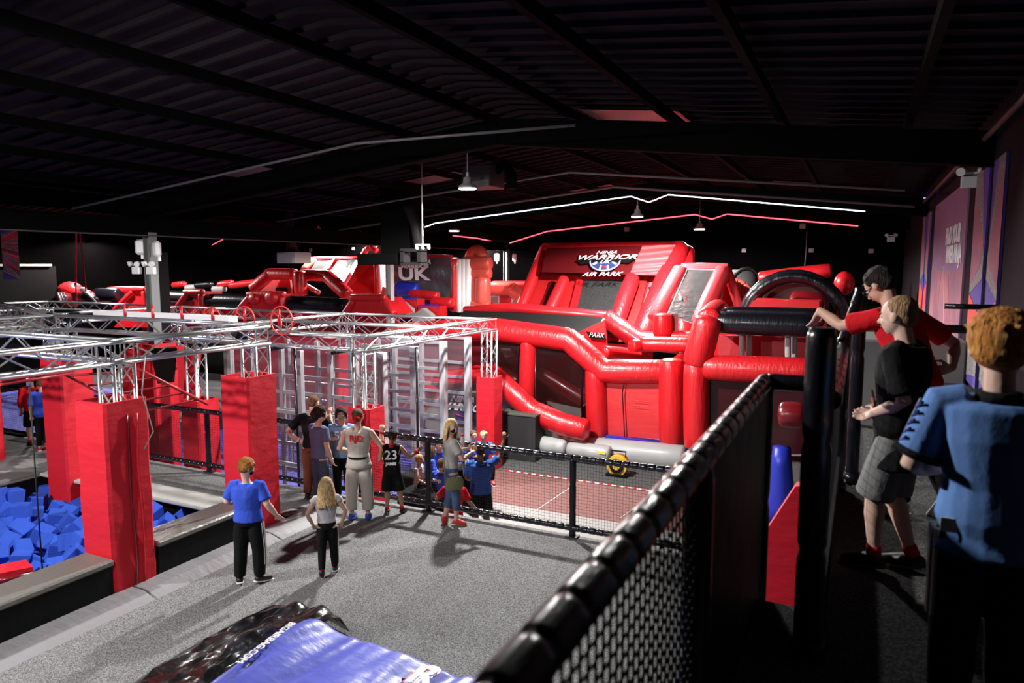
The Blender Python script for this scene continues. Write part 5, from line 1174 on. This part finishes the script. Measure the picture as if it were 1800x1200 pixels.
person(633, 913, 0, 12, 1.78, 'man in a sleeveless white karate suit with black belt and red headband',
    dict(eL=(-.165, -.02, .65), wL=(-.10, .10, .60), eR=(.20, .02, .66), wR=(.19, .09, .78), kL=(-.068, .01, .28), aL=(-.07, -.01, .045), kR=(.068, .01, .28), aR=(.075, -.01, .045)),
    SKIN, dict(m=GI, name='karate_jacket', sleeve=0, loose=1.5, text=[('RJD', .035, .095, REDC, True)], **{'from': .12}), dict(m=GI, name='karate_trousers', loose=2.2, len=1.78), (BLUSH, BLUSH), ('crop', SHORTB), hyaw=8, hpit=5, face=False, extra=gi, curl=1.0)
# 4 boy in basketball kit
def jersey(o, J, Hd, H, hh, K, Rh):
    Y2 = mat('yellow_trim', (.65, .5, .03), .7)
    for L in 'LR':
        kn, hp = J['k'+L], J['h'+L]; c = hp.lerp(kn, .98); band('shorts_hem', c, kn-hp, .046*H+K*1.75, Y2, o, .008)
        s = J['s'+L]; sg = -1 if L == 'L' else 1
        MB().tube([s+V((-sg*.02*H, .03*H, .04*H)), s+V((-sg*.004*H, -.005*H, .03*H)), s+V((-sg*.004*H, -.045*H, .0)), s+V((-sg*.02*H, -.05*H, -.06*H)), s+V((-sg*.0*H, -.02*H, -.10*H))], .004, 6).build('yellow_piping', Y2, o, local=True)
    MB().rings([(Hd(0, -.05, .02+z), Rh @ V((.39*hh, 0, 0)), Rh @ V((0, .43*hh, 0))) for z in (-.05, .03)], 20).build('headband', REDC, o, local=True)
    MB().tube([Hd(.05, -.5, 0), Hd(.12, -.58, -.3), Hd(.1, -.55, -.7)], [.05*hh, .09*hh, .06*hh], 6).build('headband_tail', REDC, o, local=True)
    MB().tube([J['nb']-V((0, 0, .03*H)), J['nb']+V((0, 0, .025*H))], [.046*H, .04*H], 14).build('red_collar', REDC, o, local=True)
    band('red_wristband', J['wR'].lerp(J['eR'], .2), J['wR']-J['eR'], .024*H, REDC, o, .03)
person(690, 902, 0, 4, 1.37, 'boy in a black basketball kit numbered 23 with a red headband, holding the fence',
    dict(eR=(.20, .05, .66), wR=(.30, .12, .72), eL=(-.14, .03, .64), wL=(-.11, .12, .64), aL=(-.06, -.02, .045), kR=(.085, .01, .28), aR=(.115, .0, .045), tR=(.15, .07, .02), hd=(.02, .03, .925)),
    SKINM, dict(m=BLACKC, name='vest', sleeve=0, loose=1.2, text=[('23', .005, .15, TXT, True), ('JAMES', -.095, .045, TXT, True)], **{'from': .05}), dict(m=BLACKC, name='basketball_shorts', loose=2.0, len=.98), (BLKSH, BLKSH, REDC), ('short', DARKH), hyaw=15, hpit=12, face=False, extra=jersey, vox=.011, curl=.3, handdir={'R': (.6, .3, .5)}, hs=1.02)
# 5 woman with mask
def woman(o, J, Hd, H, hh, K, Rh):
    m = MB(); c = J['pel']+V((.10*H, -.0, -.10*H)); m.rings([(c+V((0, 0, z*H)), V((0, a*H, 0)), V((-b*H*.8, 0, 0))) for z, a, b in ((.055, .07, .02), (.02, .085, .032), (-.04, .09, .036), (-.07, .07, .025))], 18)
    q = m.build('shoulder_bag', KHAKI, o, local=True); rem(q, .012)
    MB().tube([c+V((0, -.09*H, .05*H)), J['che']+V((.04*H, -.085*H, 0)), J['sL']+V((.03*H, -.02*H, .035*H)), J['che']+V((.04*H, .085*H, 0)), c+V((0, .09*H, .05*H))], .008, 5).build('bag_strap', KHAKI, q, local=True)
person(794, 921, 0, 72, 1.66, 'blonde woman in a beige T-shirt, jeans and patterned black mask, khaki bag on her hip',
    dict(eR=(.15, .06, .65), wR=(.09, .17, .69), eL=(-.12, .04, .66), wL=(-.02, .17, .70), kL=(-.04, .0, .28), aL=(-.03, -.06, .06), tL=(-.03, -.06, -.01) , kR=(.05, .03, .285), aR=(.05, .03, .045), tR=(.09, .10, .018)),
    SKIN, dict(m=BEIGE, sleeve=.6, loose=1.2, **{'from': .28}), dict(m=JEANS, name='jeans', loose=.9, len=1.55), (REDSH, OLIVE), ('straight', BLOND), hyaw=68, hpit=4, mask=(BLACKC, WHITEC), extra=woman, curl=.9, vox=.011)
# 6 curly woman
def wb(o, J, Hd, H, hh, K, Rh): band('white_wristband', J['wR'].lerp(J['eR'], .1), J['wR']-J['eR'], .02*H, WHITE_SOLE, o, .008)
person(564, 893, 0, 58, 1.70, 'woman with dark curly hair in a slate T-shirt and grey-blue trousers',
    dict(eR=(.135, .0, .635), wR=(.12, .06, .49), eL=(-.12, .04, .65), wL=(-.04, .13, .66), hd=(.02, .02, .93)),
    SKIN, dict(m=SLATE, sleeve=.65, loose=1.3, **{'from': .16}), dict(m=NAVYJ, loose=1.0), (BLKSH, BLKSH), ('curly', DARKH), hyaw=12, hpit=6, fat=1.05, extra=wb)
# 7 smiling boy
person(604, 880, 0, 195, 1.62, 'smiling dark-haired boy in a pale blue T-shirt facing the camera behind the group',
    dict(), SKINM, dict(m=LBLUE, sleeve=.8, loose=2.0, text=[('55', .0, .14, TXT, False)], **{'from': .05}), dict(m=BLACKC, loose=1), (BLKSH, WHITE_SOLE), ('bob', DARKH), hyaw=-12, hpit=8)
# 8 man hand on hip
def wb8(o, J, Hd, H, hh, K, Rh): band('white_wristband', J['wL'].lerp(J['eL'], .1), J['wL']-J['eL'], .021*H, WHITE_SOLE, o, .01)
person(553, 877, 0, 20, 1.80, 'man in a black T-shirt and rust-brown trousers with a hand on his hip',
    dict(eL=(-.235, -.03, .66), wL=(-.13, .0, .565), eR=(.16, .06, .68), wR=(.13, .13, .80), hd=(.01, .03, .93)), SKIN, dict(m=BLACKC, sleeve=.7, loose=1.2, **{'from': .16}), dict(m=BROWNP, loose=1.3), (BLKSH, BLKSH), ('crop', BROWNH), hyaw=20, hpit=14, face=False, extra=wb8, handdir={'L': (.8, .0, -.3)})
SIT = dict(pel=(0, 0, .06), wai=(0, 0, .14), che=(0, .01, .25), nb=(0, .01, .345), hd=(0, .03, .46), sL=(-.108, .01, .325), sR=(.108, .01, .325), eL=(-.15, .04, .17), wL=(-.11, .14, .12), eR=(.15, .04, .17), wR=(.11, .14, .12),
           hL=(-.052, .01, .04), hR=(.052, .01, .04), kL=(-.07, .22, .07), kR=(.07, .22, .07), aL=(-.06, .26, -.15), aR=(.06, .26, -.15), tL=(-.06, .35, -.18), tR=(.06, .35, -.18))
def sit(x, y, z, ang, H, label, top, shoe=(REDSH, WHITE_SOLE), hair=('short', BROWNH), skin=SKIN, hyaw=0, hpit=0, pose={}, face=True, text_=None, **k):
    o = person(0, 0, 0, 0, H, label, {**SIT, **pose}, skin, dict(m=top, sleeve=.8, loose=1.1, text=text_ or [], **{'from': .1}), dict(m=BLACKC, loose=.8), shoe, hair, hyaw=hyaw, hpit=hpit, at=(x, y, z), face=face, vox=.013, **k)
    o.rotation_euler = (0, 0, math.radians(ang)-PI/2); return o
# children behind the fence (ang: facing direction, 0 = +x of the hall)
def seat(px, py, Y, H): p = aty(px, py, Y); return p.x, Y, p.z-.53*H
x, y, z = seat(832, 757, 12.4, 1.35); zb = z
sit(x, y, z, -50, 1.35, 'brown-haired child in blue sitting on the bench just right of the masked woman', BLUET, hyaw=-10)
x, y, z = seat(849, 752, 12.4, 1.38)
sit(x, y, zb, -45, 1.38, 'blond child in a blue top at the right end of the bench, one knee up', BLUET, hair=('short', BLOND), hyaw=25, pose=dict(kR=(.06, .16, .24), aR=(.06, .2, .02), tR=(.06, .28, -.01), wR=(.08, .15, .2)))
MB().bx(x-.6, x+.1, 12.2, 12.6, -1, zb-.06, .02).build('bench_block', BLKP, None, 'black bench block with two children in blue, beside the far red pad', 'bench')
x, y, z = seat(772, 773, 11.7, 1.35)
sit(x, y, z, -30, 1.35, 'child with brown hair in blue seated just right of the fence post', BLUET, hair=('short', BROWNH), face=False, hyaw=30); MB().bx(x-.9, x+.3, 11.5, 12.0, -1, z-.06, .02).build('bench_block', BLKP, None, 'black block with a child in blue, behind the fence post', 'bench')
x, y, z = seat(757, 785, 11.55, 1.3)
sit(x, y, z, 40, 1.3, 'child with long brown hair in blue, half hidden by the fence post', BLUET, hair=('long', BROWNH), face=False)
x, y, z = seat(774, 808, 10.7, 1.3)
sit(x, y, z, 85, 1.3, 'child in a blue printed T-shirt seen from behind, just left of the masked woman', BLUET, hair=('short', BROWNH), face=False, text_=[('NINJA', .0, .05, TXT, True)]); MB().bx(x-.3, x+.3, 10.5, 10.95, -1, z-.06, .02).build('bench_block', BLKP, None, 'low black block under the child with the printed back', 'bench')
x, y, z = seat(735, 800, 10.45, 1.1)
sit(x, y, z, 10, 1.10, 'little strawberry-blonde girl in a pink and white top leaning on her hand behind the net', cloth('pale_pink_cloth', (.60, .42, .43)), hair=('short', HAIRB('strawberry_hair', (.50, .24, .08), (.68, .42, .2))), hyaw=-10, pose=dict(eL=(-.16, -.06, .18), wL=(-.2, -.12, .02)))
MB().bx(x-.3, x+.5, 10.2, 10.7, -1, z-.06, .02).build('bench_block', BLKP, None, 'black block under the little girl in pink behind the fence', 'bench')
c = aty(813, 775, 9.32); t = thing('bottle', c, 'clear drink bottle with a red cap in the masked woman\'s hands', 'bottle')
MB().rings([(c+V((0, 0, z)), V((r, 0, 0)), V((0, r, 0))) for z, r in ((-.09, .03), (.04, .033), (.08, .014))], 12).build('bottle_body', mat('cloudy_bottle', (.6, .5, .52), .2, alpha=.6), t); MB().tube([c+V((0, 0, .08)), c+V((0, 0, .11))], .018, 10).build('cap', REDC, t)
# coach in red and man in blue on the lower floor
person(858, 955, -1, 15, 1.50, 'boy in a bright red printed T-shirt standing low behind the net', dict(eL=(-.2, .04, .68), wL=(-.26, .12, .62), eR=(.17, .0, .66), wR=(.22, .1, .56)), SKINM, dict(m=REDC, sleeve=.8, loose=1.6, text=[('NINJA', .03, .055, TXT, True), ('CREW', -.03, .055, TXT, True)], **{'from': .0}), dict(m=REDC, name='shorts', loose=1.5, len=.95), (BLKSH, BLKSH), ('short', BROWNH), face=False, at=tuple(Vector((-6.1, 10.2, -1))), hyaw=5)
def cap(o, J, Hd, H, hh, K, Rh):
    MB().ell(Hd(0, -.05, .22), (.41*hh, .44*hh, .3*hh), Rh, 16, 8).build('red_cap', REDC, o, local=True)
person(900, 950, -1, 2, 1.80, 'man in a blue T-shirt raising one arm with a finger pointing up, behind the net', dict(eR=(.20, .05, .86), wR=(.235, .10, 1.02), eL=(-.14, .03, .64), wL=(-.10, .12, .6)), SKIND, dict(m=cloth('mid_blue_cloth', (.03, .09, .32)), sleeve=.7, loose=1.6, **{'from': .1}), dict(m=BLACKC, name='shorts', loose=1.6, len=.95), (BLKSH, BLKSH), ('crop', DARKH), face=False, at=(-6.05, 11.05, -1), extra=cap, handdir={'R': (.1, .1, 1)}, curl=.7, fat=1.1)
# three people on the far left walkway
person(62, 783, 0, -10, 1.62, 'person in a red top and black shorts at the far left behind the rig', dict(), SKIN, dict(m=REDC, sleeve=1.5, loose=1.6, **{'from': .1}), dict(m=BLACKC, name='shorts', loose=1.6, len=1.0), (BLKSH, BLKSH, REDC), ('short', BROWNH), face=False, vox=.015)
person(80, 793, 0, 0, 1.60, 'person in a blue T-shirt, black leggings and red shoes by the far left red pad', dict(), SKIN, dict(m=BLUET, sleeve=.9, loose=2, **{'from': .05}), dict(m=BLACKC, name='leggings', loose=.7, len=1.8), (REDSH, WHITE_SOLE), ('short', BROWNH), face=False, vox=.015)
person(91, 785, 0, 5, 1.6, 'person in black with a yellow cord, half hidden behind the far left red pad', dict(), SKIN, dict(m=BLACKC, sleeve=.9, loose=1.5), dict(m=BLACKC, loose=1), (REDSH, WHITE_SOLE), ('short', DARKH), face=False, vox=.015)
# person behind the far course door area: dark figure and blue figure near the right gap
MB().rings([(aty(1374, 785+k*35, 14.0), V((.16+.03*k, 0, 0)), V((0, .16, 0))) for k in range(5)], 12).build('standing_bag', BLUV, None, 'blue padded skittle glimpsed through the gap between the black posts', 'skittle')
# ---- platform
PZ = 2.34
def lan(o, J, Hd, H, hh, K, Rh):
    GL_ = mat('glasses_frame', (.01, .01, .01), .3)
    for s in (-1, 1):
        c = Hd(s*.15, .43, .02); X = Rh @ V((.10*hh, 0, 0)); Z = Rh @ V((0, 0, .075*hh)); MB().tube([c+X*math.cos(a)+Z*math.sin(a) for a in [2*PI*k/16 for k in range(17)]], .0028, 6).build('glasses_rim', GL_, o, local=True)
        MB().tube([Hd(s*.25, .42, .03), Hd(s*.38, .0, .02)], .003, 5).build('glasses_arm', GL_, o, local=True)
    c = J['che']+V((.02*H, .085*H, -.12*H)); MB().tube([J['nb']+V((-.04*H, .03*H, 0)), c+V((0, 0, .08)), J['nb']+V((.04*H, .03*H, 0))], .005, 5).build('lanyard', BLACKC, o, local=True)
    MB().box(c, (.075, .006, .11)).build('name_badge', WHITE_SOLE, o, local=True)
person(1597, 905, PZ, -58, 1.70, 'woman in a red T-shirt and glasses leaning with one hand on the fence post',
    dict(pel=(0, -.01, .53), wai=(0, .02, .61), che=(.0, .075, .715), nb=(0, .12, .80), hd=(0, .175, .895), sL=(-.108, .10, .775), sR=(.108, .10, .775), eR=(.235, .0, .665), wR=(.12, -.06, .585), eL=(-.14, .235, .735), wL=(-.135, .345, .79),
         kR=(.06, -.02, .285), aR=(.07, -.12, .085), tR=(.075, -.06, .01), kL=(-.05, .02, .28), aL=(-.06, .0, .045)),
    SKIN, dict(m=REDC, sleeve=.75, loose=1.3, **{'from': .14}), dict(m=BLACKC, loose=1.2), (WHSH, WHITE_SOLE), ('short', DARKH), hyaw=-8, hpit=38, vox=.009, extra=lan, curl=.35, handdir={'L': (.0, .42, -.9), 'R': (-.6, .5, -.2)})
def blk(o, J, Hd, H, hh, K, Rh):
    c = J['che']+V((-.02*H, .082*H, -.13*H))
    for k, (a, b) in enumerate((((-.05, .10), (.03, -.03)), ((.04, .08), (-.02, -.06)), ((-.03, -.02), (.05, -.12)))):
        MB().tube([c+V((a[0], .0, a[1])), c+V(((a[0]+b[0])/2+.02, .012, (a[1]+b[1])/2)), c+V((b[0], 0, b[1]))], [.004, .010, .004], 6).build('shirt_print', mat('violet_print', (.45, .12, .40), .5) if k % 2 else mat('orange_print', (.65, .25, .12), .5), o, local=True)
person(1568, 1003, PZ, -72, 1.52, 'boy with cropped fair hair in a black T-shirt and grey shorts, standing in profile',
    dict(eL=(-.135, -.05, .64), wL=(-.06, .07, .575), eR=(.12, .0, .64), wR=(.06, .08, .58), aL=(-.045, .05, .045), tL=(-.055, .145, .018), kL=(-.05, .055, .28), kR=(.05, .03, .28), aR=(.05, -.05, .045), tR=(.05, .045, .018), nb=(0, .0, .825), hd=(0, .03, .915)),
    SKINP, dict(m=BLACKC, sleeve=.85, loose=2.0, drop=.09, **{'from': 0}), dict(m=GREYC, name='shorts', loose=1.6, len=1.0), (BLKSH, mat('grey_sole', (.12, .12, .12), .5), REDC), ('crop', FAIRH), hyaw=0, hpit=4, vox=.008, extra=blk, curl=.8)
def jer(o, J, Hd, H, hh, K, Rh):
    for k in range(5):
        s = J['sL']; c = s+V((-.035*H, -.02*H, .035*H-.0*k)); b = J['sL'].lerp(J['eL'], .1+.13*k)
        MB().tube([b+V((-.036*H, .025*H, .012*H)), b+V((-.045*H, .0, -.004*H)), b+V((-.036*H, -.03*H, .014*H))], .006, 5).build('shoulder_chevron', mat('dark_blue_print', (.02, .04, .16), .6), o, local=True)
    MB().tube([J['nb']-V((0, 0, .012*H)), J['nb']+V((0, 0, .012*H))], [.05*H, .045*H], 16).build('collar', BLACKC, o, local=True)
    L = J['sL'].lerp(J['eL'], .8); band('sleeve_cuff', L, J['eL']-J['sL'], .034*H+K*1.7, BLACKC, o, .012)
    MB().box(J['pel']+V((-.085*H, -.06*H, -.01*H)), (.05, .006, .05)).build('jersey_patch', WHITE_SOLE, o, local=True)
person(1712, 1290, PZ, -8, 1.50, 'ginger boy in a sky-blue football jersey with black three-stripe trousers, nearest the camera',
    dict(eL=(-.165, -.01, .635), wL=(-.10, .10, .61), eR=(.15, .03, .65), wR=(.02, .13, .60), hd=(0, .02, .92)),
    SKINP, dict(m=SKYB, name='football_jersey', sleeve=.85, loose=1.9, drop=.03, **{'from': 0}), dict(m=BLACKC, loose=1.6, stripes=[('L', (-.55, -.2, .15))], slen=1.0), (BLKSH, BLKSH), ('mop', GINGER), hyaw=6, hpit=3, hs=1.1, vox=.008, extra=jer, curl=.8)
